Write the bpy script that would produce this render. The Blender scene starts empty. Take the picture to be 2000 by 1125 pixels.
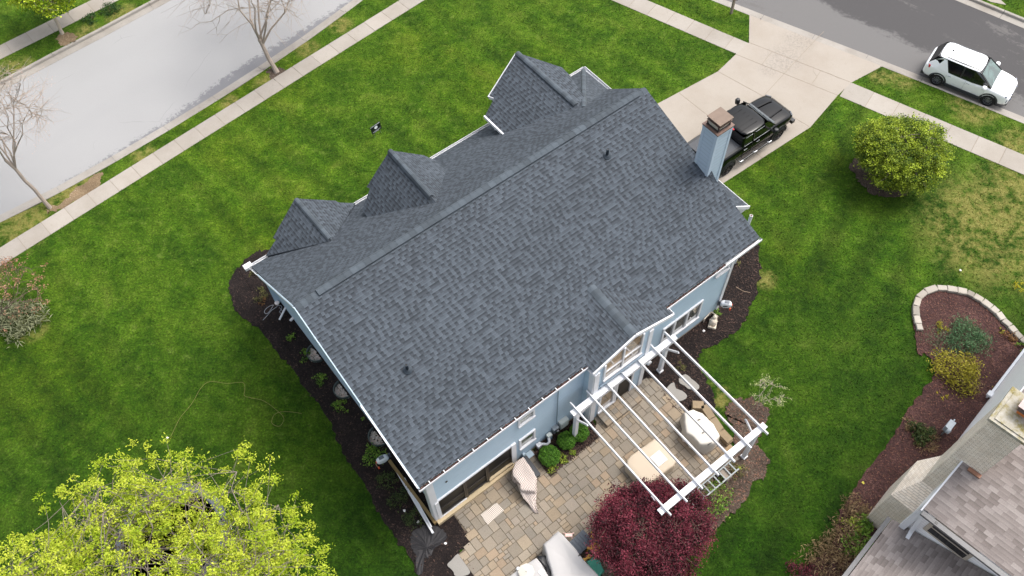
import bpy, math, random
import numpy as np
from mathutils import Vector, Matrix
random.seed(7); rng = np.random.default_rng(7)
R_ = math.radians
SC = bpy.context.scene
COL = SC.collection

# ------------------------------------------------------------------ camera
CAMH = 33.0
FPX = 1690.0                       # focal length in pixels of the 2000 px wide photograph
RX = Vector((0.9997286528, -0.0122800583, -0.0197944661))   # rows: world axes in camera (x right, y down, z forward)
RY = Vector((0.0, -0.8497586721, 0.5271718877))
RZ = Vector((-0.0232942207, -0.5270288411, -0.8495280925))
cam_d = bpy.data.cameras.new('camera'); cam = bpy.data.objects.new('camera', cam_d); COL.objects.link(cam)
cam_d.sensor_width = 36.0; cam_d.lens = FPX/2000*36.0; cam_d.clip_end = 2000; cam_d.clip_start = 0.1
m = Matrix(((RX.x, -RX.y, -RX.z), (RY.x, -RY.y, -RY.z), (RZ.x, -RZ.y, -RZ.z))).to_4x4()
m.translation = Vector((0, 0, CAMH)); cam.matrix_world = m
SC.camera = cam
# ------------------------------------------------------------------ light
SUN_AZ, SUN_EL = 30.0, 60.0
w = bpy.data.worlds.new('World'); SC.world = w; w.use_nodes = True
nt = w.node_tree; bg = nt.nodes['Background']
sky = nt.nodes.new('ShaderNodeTexSky'); sky.sky_type = 'NISHITA'; sky.sun_disc = False
sky.sun_elevation = R_(SUN_EL); sky.sun_rotation = R_(90-SUN_AZ); sky.air_density = 1.0; sky.dust_density = 6.0; sky.ozone_density = 1.0
hs = nt.nodes.new('ShaderNodeHueSaturation'); hs.inputs['Saturation'].default_value = .42   # a thin overcast greys the sky
nt.links.new(sky.outputs[0], hs.inputs['Color']); nt.links.new(hs.outputs[0], bg.inputs[0]); bg.inputs[1].default_value = 0.15
sl = bpy.data.lights.new('sun', 'SUN'); so = bpy.data.objects.new('sun', sl); COL.objects.link(so)
sl.energy = 0.8; sl.angle = R_(24); sl.color = (1.0, 0.96, 0.9)
sd = Vector((math.cos(R_(SUN_EL))*math.cos(R_(SUN_AZ)), math.cos(R_(SUN_EL))*math.sin(R_(SUN_AZ)), math.sin(R_(SUN_EL))))
so.rotation_euler = sd.to_track_quat('Z', 'Y').to_euler(); so.location = (0, 0, 60)
SC.view_settings.view_transform = 'Standard'; SC.view_settings.look = 'None'
SC.view_settings.exposure = 1.03; SC.view_settings.gamma = 1.0

# ------------------------------------------------------------------ coordinates
TH = 0.6618849935; CT, ST = math.cos(TH), math.sin(TH)   # heading of the house
def ray(px, py):
    d = Vector(((px-1000)/FPX, (py-562.5)/FPX, 1.0)); return Vector((RX.dot(d), RY.dot(d), RZ.dot(d)))
def P(px, py, z=0.0):
    d = ray(px, py); t = (z-CAMH)/d.z; return Vector((d.x*t, d.y*t, z))
def UW(px, py, z=0.0):
    p = P(px, py, z); return (p.x*CT+p.y*ST, -p.x*ST+p.y*CT)
def H(u, w_, z=0.0): return Vector((u*CT-w_*ST, u*ST+w_*CT, z))
def C(s, ox, oy, pts): return [(ox+x/s, oy+y/s) for x, y in pts]

# ------------------------------------------------------------------ materials
def lin(c):
    if isinstance(c, str): c = tuple(int(c[i:i+2], 16)/255 for i in (0, 2, 4))
    return tuple((v/12.92 if v <= .04045 else ((v+.055)/1.055)**2.4) for v in c)+(1,)
class NT:
    def __init__(s, name):
        s.m = bpy.data.materials.new(name); s.m.use_nodes = True; s.t = s.m.node_tree
        s.b = s.t.nodes['Principled BSDF']
    def n(s, typ, **k):
        o = s.t.nodes.new('ShaderNode'+typ)
        for a, v in k.items(): setattr(o, a, v)
        return o
    def l(s, a, b): s.t.links.new(a, b)
    def val(s, sock, v):
        if hasattr(v, 'links') or hasattr(v, 'is_linked'): s.l(v, sock)
        else: sock.default_value = v
    def math(s, op, a, b=0.0, c=0.0):
        o = s.n('Math', operation=op); s.val(o.inputs[0], a); s.val(o.inputs[1], b); s.val(o.inputs[2], c); return o.outputs[0]
    def mix(s, f, a, b, mode='MIX'):
        o = s.n('Mix', data_type='RGBA', blend_type=mode); s.val(o.inputs[0], f); s.val(o.inputs[6], a); s.val(o.inputs[7], b); return o.outputs[2]
    def noise(s, vec, scale, detail=3, rough=.55, dist=0.0):
        o = s.n('TexNoise'); s.l(vec, o.inputs['Vector']); o.inputs['Scale'].default_value = scale
        o.inputs['Detail'].default_value = detail; o.inputs['Roughness'].default_value = rough; o.inputs['Distortion'].default_value = dist
        return o.outputs['Fac']
    def ramp(s, f, stops, interp='LINEAR'):
        o = s.n('ValToRGB'); s.l(f, o.inputs[0]); o.color_ramp.interpolation = interp
        e = o.color_ramp.elements
        while len(e) < len(stops): e.new(.5)
        for i, (p, c) in enumerate(stops):
            e[i].position = p; e[i].color = c if isinstance(c, tuple) and len(c) == 4 else ((c, c, c, 1) if isinstance(c, (int, float)) else lin(c))
        return o.outputs[0]
    def smooth(s, v, a, b):
        o = s.n('MapRange', interpolation_type='SMOOTHSTEP'); s.val(o.inputs[0], v); o.inputs[1].default_value = a; o.inputs[2].default_value = b
        return o.outputs[0]
    def pos(s): return s.n('NewGeometry').outputs['Position']
    def obj(s): return s.n('TexCoord').outputs['Object']
    def bump(s, h, strength=.4, dist=.02):
        o = s.n('Bump'); o.inputs['Strength'].default_value = strength; o.inputs['Distance'].default_value = dist; s.l(h, o.inputs['Height'])
        s.l(o.outputs[0], s.b.inputs['Normal'])
    def dim(s, col, k):
        return s.mix(1.0, col, (k, k, k, 1), 'MULTIPLY')
    def out(s, col, rough=.8, metal=0.0, k=1.0):
        if k != 1.0: col = s.dim(col, k)
        s.val(s.b.inputs['Base Color'], col); s.val(s.b.inputs['Roughness'], rough); s.b.inputs['Metallic'].default_value = metal
        return s.m
MC = {}
KG, KH = .41, .50      # albedo of turf and of paving and roofing, relative to the tints written below
def plain(name, c, rough=.6, metal=0.0, var=.12, scale=6.0, bump=0.0, bscale=30, coat=0.0, attr=False, spec=None):
    """a painted, woven or cast surface: one colour with uneven tone, fine relief and optional per-piece tint"""
    if name in MC: return MC[name]
    t = NT(name); v = t.obj(); c = lin(c)
    f = t.noise(v, scale, 4)
    col = t.mix(f, tuple(x*(1-var) for x in c[:3])+(1,), tuple(min(1, x*(1+var)) for x in c[:3])+(1,))
    if attr:
        a = t.n('VertexColor', layer_name='Col'); col = t.mix(1.0, col, a.outputs[0], 'MULTIPLY')
    t.out(col, rough, metal)
    if bump: t.bump(t.noise(v, bscale, 4), bump, .02)
    if coat: t.b.inputs['Coat Weight'].default_value = coat; t.b.inputs['Coat Roughness'].default_value = .05
    if spec is not None: t.b.inputs['Specular IOR Level'].default_value = spec
    MC[name] = t.m; return t.m
def leafmat(name, c1, c2, rough=.6, trans=.25):
    """leaves: a tint of each leaf's own (vertex colour) between two greens, a little translucent"""
    if name in MC: return MC[name]
    t = NT(name); a = t.n('VertexColor', layer_name='Col')
    col = t.dim(t.mix(a.outputs[0], lin(c1), lin(c2)), .75); t.out(col, rough)
    tr = t.n('BsdfTranslucent'); t.l(col, tr.inputs[0]); mx = t.n('MixShader'); mx.inputs[0].default_value = trans
    t.l(t.b.outputs[0], mx.inputs[1]); t.l(tr.outputs[0], mx.inputs[2]); t.l(mx.outputs[0], t.t.nodes['Material Output'].inputs[0])
    t.b.inputs['Specular IOR Level'].default_value = .3
    MC[name] = t.m; return t.m

def grass_colour(t):
    p = t.pos()
    n1 = t.noise(p, .11, 3, .5); n2 = t.noise(p, .55, 4, .6, .4); n3 = t.noise(p, 2.6, 4, .65); n4 = t.noise(p, 11, 3, .7)
    a = t.ramp(n2, [(.22, '33580f'), (.4, '46700f'), (.5, '5f8818'), (.61, '7da02c'), (.76, 'a3b350')])
    b = t.ramp(n3, [(.22, '2a4a10'), (.41, '45700f'), (.56, '668e20'), (.74, '9fb85a')])
    col = t.mix(.5, a, b)
    fine = t.ramp(n4, [(.25, .42), (.43, .82), (.57, 1.17), (.74, 2.0)])
    # the mower's lanes, faint, in two headings
    sx = t.n('SeparateXYZ'); t.l(p, sx.inputs[0])
    aL = P(400, 720)-P(300, 600); aR = P(1680, 560)-P(1560, 800)
    east = t.smooth(t.math('ADD', sx.outputs[0], t.math('MULTIPLY', sx.outputs[1], -.35)), 3.0, 5.0)
    for dv, per, amt, msk in ((aL, 1.5, .16, t.math('SUBTRACT', 1.0, east)), (aR, 1.7, .24, east)):
        dv = dv.normalized(); d = t.math('ADD', t.math('MULTIPLY', sx.outputs[0], -dv.y), t.math('MULTIPLY', sx.outputs[1], dv.x))
        d = t.math('ADD', d, t.math('MULTIPLY', n1, 1.2)); d = t.math('ADD', d, t.math('MULTIPLY', n3, .25))
        s_ = t.math('SINE', t.math('MULTIPLY', d, 2*math.pi/per)); m_ = t.noise(p, .13 if per < 1.6 else .1, 1)
        k = t.math('MULTIPLY', t.math('MULTIPLY', t.math('MULTIPLY', s_, msk), t.smooth(m_, .35, .6)), amt)
        fine = t.mix(1.0, fine, t.math('ADD', k, 1.0), 'MULTIPLY')
    col = t.mix(1.0, col, fine, 'MULTIPLY')
    # deeper green turf towards the south-east, yellower in the north
    g = t.math('ADD', t.math('MULTIPLY', sx.outputs[1], -.035), t.math('MULTIPLY', sx.outputs[0], .008))
    g = t.math('ADD', g, t.math('MULTIPLY', t.math('SUBTRACT', n1, .5), 1.2))
    col = t.mix(t.smooth(g, -1.05, -.2), col, t.mix(1.0, col, (.36, .50, .36, 1), 'MULTIPLY'))
    col = t.mix(t.smooth(n1, .5, .68), col, t.mix(1.0, col, (1.22, 1.08, .8, 1), 'MULTIPLY'))
    # tired, dry turf in patches
    dry = None
    for (px, py, r) in ((1935, 450, 4.2), (1990, 400, 3.5), (1760, 150, 1.2), (1900, 210, 1.6), (1990, 285, 1.6), (130, 370, 2.0), (40, 440, 2.0), (170, 70, 1.3), (240, 30, 1.3), (30, 140, 1.5),
                         (520, 165, .9), (600, 95, .9), (280, 300, .8), (450, 200, .7), (665, 50, .9), (1720, 150, .8), (1495, 545, .7), (1400, 775, .8), (60, 640, 1.0)):
        q = P(px, py); vd = t.n('VectorMath', operation='DISTANCE'); t.l(p, vd.inputs[0]); vd.inputs[1].default_value = (q.x, q.y, 0)
        k = t.math('SUBTRACT', 1.0, t.math('DIVIDE', vd.outputs['Value'], r)); k = t.math('MAXIMUM', k, 0.0)
        dry = k if dry is None else t.math('MAXIMUM', dry, k)
    dk = t.math('MULTIPLY', t.smooth(dry, 0, .6), t.smooth(t.math('ADD', t.math('MULTIPLY', n3, .7), t.math('MULTIPLY', n2, .4)), .42, .66))
    col = t.mix(t.math('MULTIPLY', dk, .75), col, t.ramp(n4, [(.3, 'a8a04c'), (.7, 'ded08c')]))
    col = t.mix(1.0, col, (.95, .95, .85, 1), 'MULTIPLY')
    return col, n3, n4, p
t = NT('grass'); gc, n3, n4, p_ = grass_colour(t); t.out(gc, .9, k=KG); t.b.inputs['Specular IOR Level'].default_value = .15
t.bump(t.math('ADD', t.math('MULTIPLY', n4, .6), t.noise(p_, 34, 3, .7)), .9, .05); M_GRASS = t.m
t = NT('grass_blade'); gc, n3, n4, p_ = grass_colour(t); a = t.n('VertexColor', layer_name='Col'); gc = t.mix(1.0, gc, a.outputs[0], 'MULTIPLY')
t.out(gc, .75, k=KG); t.b.inputs['Specular IOR Level'].default_value = .25; M_BLADE = t.m

def concrete(name, c, dirt, speck=.12, stain=.5):
    t = NT(name); p = t.pos(); c = lin(c); a = t.n('VertexColor', layer_name='Col')
    n1 = t.noise(p, .5, 5, .6); n2 = t.noise(p, 5, 5, .7); n3 = t.noise(p, 45, 2)
    col = t.mix(t.smooth(n1, .35, .75), c, t.mix(stain, c, lin(dirt)))
    col = t.mix(t.math('MULTIPLY', t.smooth(n2, .52, .8), stain), col, lin(dirt))
    col = t.mix(1.0, col, t.ramp(n3, [(.3, 1-speck), (.7, 1+speck)]), 'MULTIPLY')
    col = t.mix(1.0, col, a.outputs[0], 'MULTIPLY')
    t.out(col, .9, k=KH); t.bump(t.math('ADD', n3, n2), .25, .01); return t
M_WALK = concrete('sidewalk_concrete', 'cfc7bc', 'b0a596').m
M_KERB = concrete('kerb_concrete', 'cbc5bc', 'a0968a', stain=.6).m
t = concrete('driveway_concrete', 'cdc3b6', 'b9ab9a', stain=.45)
p = t.pos(); old = t.b.inputs['Base Color'].links[0].from_socket; k = None
for (px, py, r) in ((1530, 115, 1.5), (1560, 80, 1.2), (1500, 135, .8)):   # pitted, darkened concrete and old oil marks
    q = P(px, py); vd = t.n('VectorMath', operation='DISTANCE'); t.l(p, vd.inputs[0]); vd.inputs[1].default_value = (q.x, q.y, 0)
    kk = t.math('MAXIMUM', t.math('SUBTRACT', 1.0, t.math('DIVIDE', vd.outputs['Value'], r)), 0.0); k = kk if k is None else t.math('MAXIMUM', k, kk)
f = t.math('MULTIPLY', t.smooth(k, 0, .7), t.smooth(t.noise(p, 9, 6, .8), .42, .62))
t.l(t.mix(t.math('MULTIPLY', f, .38), old, lin('5f5a55')), t.b.inputs['Base Color']); M_DRIVE = t.m

def street_left():
    t = NT('asphalt_pale'); p = t.pos(); n1 = t.noise(p, .35, 4); n2 = t.noise(p, 4, 6, .75); n3 = t.noise(p, 60, 2)
    col = t.mix(n1, lin('bebebe'), lin('c6c6c6'))
    # polished wheel lanes along the street and damp speckled asphalt next to the near kerb
    a = P(210, 309); b = P(604, 67.5); d = (b-a).normalized(); nrm = Vector((-d.y, d.x, 0))
    dp = t.n('VectorMath', operation='DOT_PRODUCT'); sub = t.n('VectorMath', operation='SUBTRACT'); t.l(p, sub.inputs[0]); sub.inputs[1].default_value = a
    t.l(sub.outputs[0], dp.inputs[0]); dp.inputs[1].default_value = nrm; across = dp.outputs['Value']
    dq = t.n('VectorMath', operation='DOT_PRODUCT'); t.l(sub.outputs[0], dq.inputs[0]); dq.inputs[1].default_value = d; along = dq.outputs['Value']
    lane = t.math('SINE', t.math('ADD', t.math('MULTIPLY', across, 2.1), t.math('MULTIPLY', n1, 2)))
    col = t.mix(t.math('MULTIPLY', t.smooth(lane, .2, 1), .06), col, lin('adaeb0'))
    wet = t.math('SUBTRACT', 1.0, t.math('DIVIDE', t.math('ABSOLUTE', across), 1.15)); wet = t.math('MAXIMUM', wet, 0.0)
    gate = t.math('MULTIPLY', t.smooth(along, 2.5, 8.5), t.math('SUBTRACT', 1.0, t.smooth(along, 30, 40)))
    k = t.smooth(t.math('ADD', t.math('ADD', t.math('MULTIPLY', wet, .36), t.math('MULTIPLY', gate, .17)), t.math('MULTIPLY', n2, .62)), .56, .66)
    k = t.math('MULTIPLY', k, t.smooth(wet, 0, .2))
    col = t.mix(t.math('MULTIPLY', k, .75), col, lin('84848a'))
    # hairline cracks
    vo = t.n('TexVoronoi', feature='DISTANCE_TO_EDGE'); vo.inputs['Scale'].default_value = .22; 
    ds = t.n('VectorMath', operation='ADD'); nn = t.n('TexNoise'); nn.inputs['Scale'].default_value = .6; t.l(p, nn.inputs['Vector']); t.l(p, ds.inputs[0]); t.l(nn.outputs['Color'], ds.inputs[1]); t.l(ds.outputs[0], vo.inputs['Vector'])
    cr = t.math('MULTIPLY', t.math('SUBTRACT', 1.0, t.smooth(vo.outputs['Distance'], .0, .004)), t.smooth(t.noise(p, .3, 2), .55, .65))
    col = t.mix(t.math('MULTIPLY', cr, .5), col, lin('77777a'))
    col = t.mix(1.0, col, t.ramp(n3, [(.3, .88), (.7, 1.1)]), 'MULTIPLY')
    t.out(col, .9, k=KH); t.bump(n3, .3, .01); return t.m
def street_right():
    t = NT('asphalt_worn'); p = t.pos(); n3 = t.noise(p, 70, 2)
    mp = t.n('Mapping'); t.l(p, mp.inputs[0]); a = P(1609, 69); b = P(1758, 131.5); d = (b-a).normalized(); ang = math.atan2(d.y, d.x)
    mp.vector_type = 'TEXTURE'; mp.inputs['Location'].default_value = a; mp.inputs['Rotation'].default_value = (0, 0, ang); mp.inputs['Scale'].default_value = (3.2, 1, 1)
    s = t.n('SeparateXYZ'); t.l(mp.outputs[0], s.inputs[0]); across = s.outputs[1]; along = s.outputs[0]
    n1 = t.noise(mp.outputs[0], .55, 6, .7, .6); n2 = t.noise(p, 5, 5, .8)
    # a worn pale band by the near kerb fading into the dark crown with ragged edges
    e = t.math('ADD', t.math('ADD', t.math('MULTIPLY', across, -.10), t.math('MULTIPLY', along, .11)), t.math('ADD', t.math('MULTIPLY', n1, 1.1), t.math('MULTIPLY', n2, .18)))
    pale = t.math('SUBTRACT', 1.0, t.smooth(t.math('ADD', t.math('ADD', t.math('MULTIPLY', across, .21), t.math('MULTIPLY', along, .07)), t.math('ADD', t.math('MULTIPLY', n1, 1.0), t.math('MULTIPLY', n2, .3))), 1.10, 1.24))
    streak = t.math('MULTIPLY', t.smooth(t.math('ADD', n1, t.math('MULTIPLY', n2, .3)), .72, .8), .8)
    col = t.mix(pale, lin('575556'), lin('858382'))
    col = t.mix(streak, col, lin('7c7977'))
    col = t.mix(t.math('MULTIPLY', t.smooth(n2, .6, .75), t.math('MULTIPLY', pale, .35)), col, lin('6f6c6a'))
    col = t.mix(1.0, col, t.ramp(n3, [(.3, .8), (.7, 1.2)]), 'MULTIPLY')
    t.out(col, .85, k=KH); t.bump(n3, .3, .01); return t.m

def mulch(name, c0, c1, c2, fl=.64):
    t = NT(name); p = t.pos(); n1 = t.noise(p, 1.1, 3); n2 = t.noise(p, 16, 5, .75); vo = t.n('TexVoronoi'); vo.inputs['Scale'].default_value = 26; t.l(p, vo.inputs['Vector'])
    s = t.n('SeparateColor'); t.l(vo.outputs['Color'], s.inputs[0])
    col = t.ramp(n2, [(.3, c0), (.55, c1), (.75, c2)])
    col = t.mix(t.math('MULTIPLY', t.smooth(s.outputs[0], .8, .95), t.smooth(n1, .4, .7)), col, lin(c2))
    col = t.mix(1.0, col, t.ramp(n1, [(.3, .8), (.7, 1.25)]), 'MULTIPLY')
    t.out(col, .95, k=.7); t.b.inputs['Specular IOR Level'].default_value = .2
    t.bump(t.math('ADD', n2, s.outputs[1]), 1.0, .05); return t.m
M_MULCH = mulch('black_mulch', '1c1718', '2e2726', '54443c')
M_MULCH2 = mulch('brown_mulch', '3e2a29', '5c4240', '866259')
M_MULCH3 = mulch('grey_mulch', '40362f', '62554b', '8f7f70')
M_BARE = mulch('bare_soil', '7a6650', '9a8468', 'b8a68c')

def shingles(name, c_lo, c_mid, c_hi, row=.146, tab=.14, contrast=1.0):
    """laminated asphalt shingles: courses along the eave, random thick tabs with granules of several tones"""
    t = NT(name); uv = t.n('UVMap').outputs[0]; s = t.n('SeparateXYZ'); t.l(uv, s.inputs[0]); u, v = s.outputs[0], s.outputs[1]
    vr = t.math('DIVIDE', v, row); r = t.math('FLOOR', vr); fv = t.math('FRACT', vr)
    def cell(rowv, k):
        wn = t.n('TexWhiteNoise', noise_dimensions='1D'); t.l(rowv, wn.inputs['W'])
        uu = t.math('ADD', t.math('DIVIDE', u, tab), t.math('MULTIPLY', wn.outputs[0], 9.0))
        # uneven tab widths
        nn = t.n('CombineXYZ'); t.l(uu, nn.inputs[0]); t.l(rowv, nn.inputs[1])
        ns = t.noise(nn.outputs[0], 1.7, 1); uu = t.math('ADD', uu, t.math('MULTIPLY', ns, .8))
        c = t.n('CombineXYZ'); t.l(t.math('FLOOR', uu), c.inputs[0]); t.l(rowv, c.inputs[1])
        w2 = t.n('TexWhiteNoise', noise_dimensions='3D'); t.l(c.outputs[0], w2.inputs['Vector'])
        sc = t.n('SeparateColor'); t.l(w2.outputs['Color'], sc.inputs[0]); return sc.outputs[0], sc.outputs[1], t.math('MODULO', t.math('FLOOR', t.math('ADD', uu, 4000.0)), 2.0)
    a, b, fu = cell(r, 0)
    thick = t.math('ABSOLUTE', t.math('SUBTRACT', fu, t.math('GREATER_THAN', a, .86))); thin = t.math('SUBTRACT', 1.0, thick)
    gr = t.noise(t.pos(), 40, 3, .8); big = t.noise(t.pos(), .35, 3); big2 = t.noise(t.pos(), 1.3, 4)
    col = t.ramp(t.math('ADD', t.math('MULTIPLY', b, .7), t.math('MULTIPLY', thick, .22)), [(0, c_lo), (.5, c_mid), (1, c_hi)])
    # printed granule bands of the laminate, with shade under the butts put into the colour: the lower layer deepens towards the course above, thick tabs have a pale butt edge
    band = t.math('MULTIPLY', t.math('MULTIPLY', thin, t.smooth(fv, .30, .95)), .78*contrast)
    col = t.mix(band, col, tuple(x*.38 for x in lin(c_lo)[:3])+(1,))
    col = t.mix(t.math('MULTIPLY', t.math('MULTIPLY', thick, t.math('LESS_THAN', fv, .35)), .30*contrast), col, tuple(min(1, x*1.5) for x in lin(c_hi)[:3])+(1,))
    col = t.mix(t.math('MULTIPLY', t.math('GREATER_THAN', fv, .92), .35*contrast), col, tuple(x*.5 for x in lin(c_lo)[:3])+(1,))  # shade line under the course above, darkened in the colour
    col = t.mix(1.0, col, t.ramp(gr, [(.25, .8), (.75, 1.22)]), 'MULTIPLY'); col = t.mix(1.0, col, t.ramp(big, [(.3, .93), (.7, 1.07)]), 'MULTIPLY'); col = t.mix(1.0, col, t.ramp(big2, [(.3, .95), (.7, 1.05)]), 'MULTIPLY')
    t.out(col, .88, k=KH*.84); t.b.inputs['Specular IOR Level'].default_value = .3
    h = t.math('ADD', t.math('MULTIPLY', thick, .5), t.math('MULTIPLY', t.math('SUBTRACT', 1.0, fv), .9)); h = t.math('ADD', h, t.math('MULTIPLY', gr, .15))
    t.bump(h, .8, .02); return t.m
M_ROOF = shingles('charcoal_shingles', '565e67', '616a74', '6f7984')
M_ROOF2 = shingles('taupe_shingles', 'ab9f99', 'c1b5af', 'd6cbc5', row=.15, tab=.32, contrast=.35)

def siding(name, c, lap=.115, rough=.55, dirt=.5):
    """lap siding: boards lapped one over the next along the height"""
    t = NT(name); p = t.pos(); s = t.n('SeparateXYZ'); t.l(p, s.inputs[0]); f = t.math('FRACT', t.math('DIVIDE', s.outputs[2], lap))
    n = t.noise(p, .9, 4); c = lin(c); col = t.mix(n, tuple(x*.93 for x in c[:3])+(1,), tuple(min(1, x*1.05) for x in c[:3])+(1,))
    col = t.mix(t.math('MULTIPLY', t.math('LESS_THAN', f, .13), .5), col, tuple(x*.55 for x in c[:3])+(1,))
    wv = t.n('CombineXYZ'); t.l(t.math('MULTIPLY', s.outputs[0], .6), wv.inputs[0]); t.l(t.math('MULTIPLY', s.outputs[1], .6), wv.inputs[1]); t.l(t.math('MULTIPLY', s.outputs[2], 9), wv.inputs[2])
    col = t.mix(1.0, col, t.ramp(t.noise(wv.outputs[0], 3, 3), [(.3, .95), (.7, 1.05)]), 'MULTIPLY')
    t.out(col, rough); t.bump(t.math('SUBTRACT', 1.0, f), .5, .012); return t.m
M_SIDING = siding('blue_siding', 'adc3d3')
M_SIDING_W = siding('white_siding', 'fffdfb', lap=.15)

M_TRIM = plain('white_trim', 'd3d4d7', .5, var=.07, scale=2.5)
M_TRIM2 = plain('grey_white_trim', 'cfd3d8', .6, var=.08)
M_RAKE = plain('blue_grey_board', '9fb0bb', .5, var=.06)
M_DARK = plain('dark_screen', '151413', .45, var=.2, scale=2, spec=.25)
M_DARKF = plain('dark_bronze_frame', '211e1d', .4)
M_DEBRIS = plain('gutter_leaf_litter', '4a3a34', .95, var=.6, scale=14, bump=1, bscale=60)
M_TIMBER = plain('new_timber', 'b5a383', .7, var=.15, scale=3)
M_GLASS = None
def glass(name, c, rough=.04):
    t = NT(name); p = t.obj(); n = t.noise(p, 1.3, 3, .6, .8); c = lin(c)
    col = t.mix(t.smooth(n, .4, .6), tuple(x*.45 for x in c[:3])+(1,), c); t.out(col, rough)
    t.b.inputs['Specular IOR Level'].default_value = .9; t.b.inputs['Coat Weight'].default_value = .5; return t.m
M_GLASS = glass('window_glass', '8b8f86'); M_GLASS_D = glass('dark_window_glass', '23262a'); M_GLASS_CAR = glass('car_glass', '14181c'); M_WSHIELD = glass('windshield_glass', '4d6863')
M_BLACKP = plain('black_plastic', '1d1e20', .45); M_RUBBER = plain('tyre_rubber', '1a1a1b', .85, bump=.3)
M_STEEL = plain('galvanised_steel', '8f979d', .4, .6, var=.15)
M_CHROME = plain('chrome', 'c8ccd4', .12, 1.0, var=.02)
M_RUST = plain('rusty_cap_metal', '6c5c50', .55, .25, var=.25, scale=5)
M_PVC = plain('vent_boot', '27313a', .6)

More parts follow.
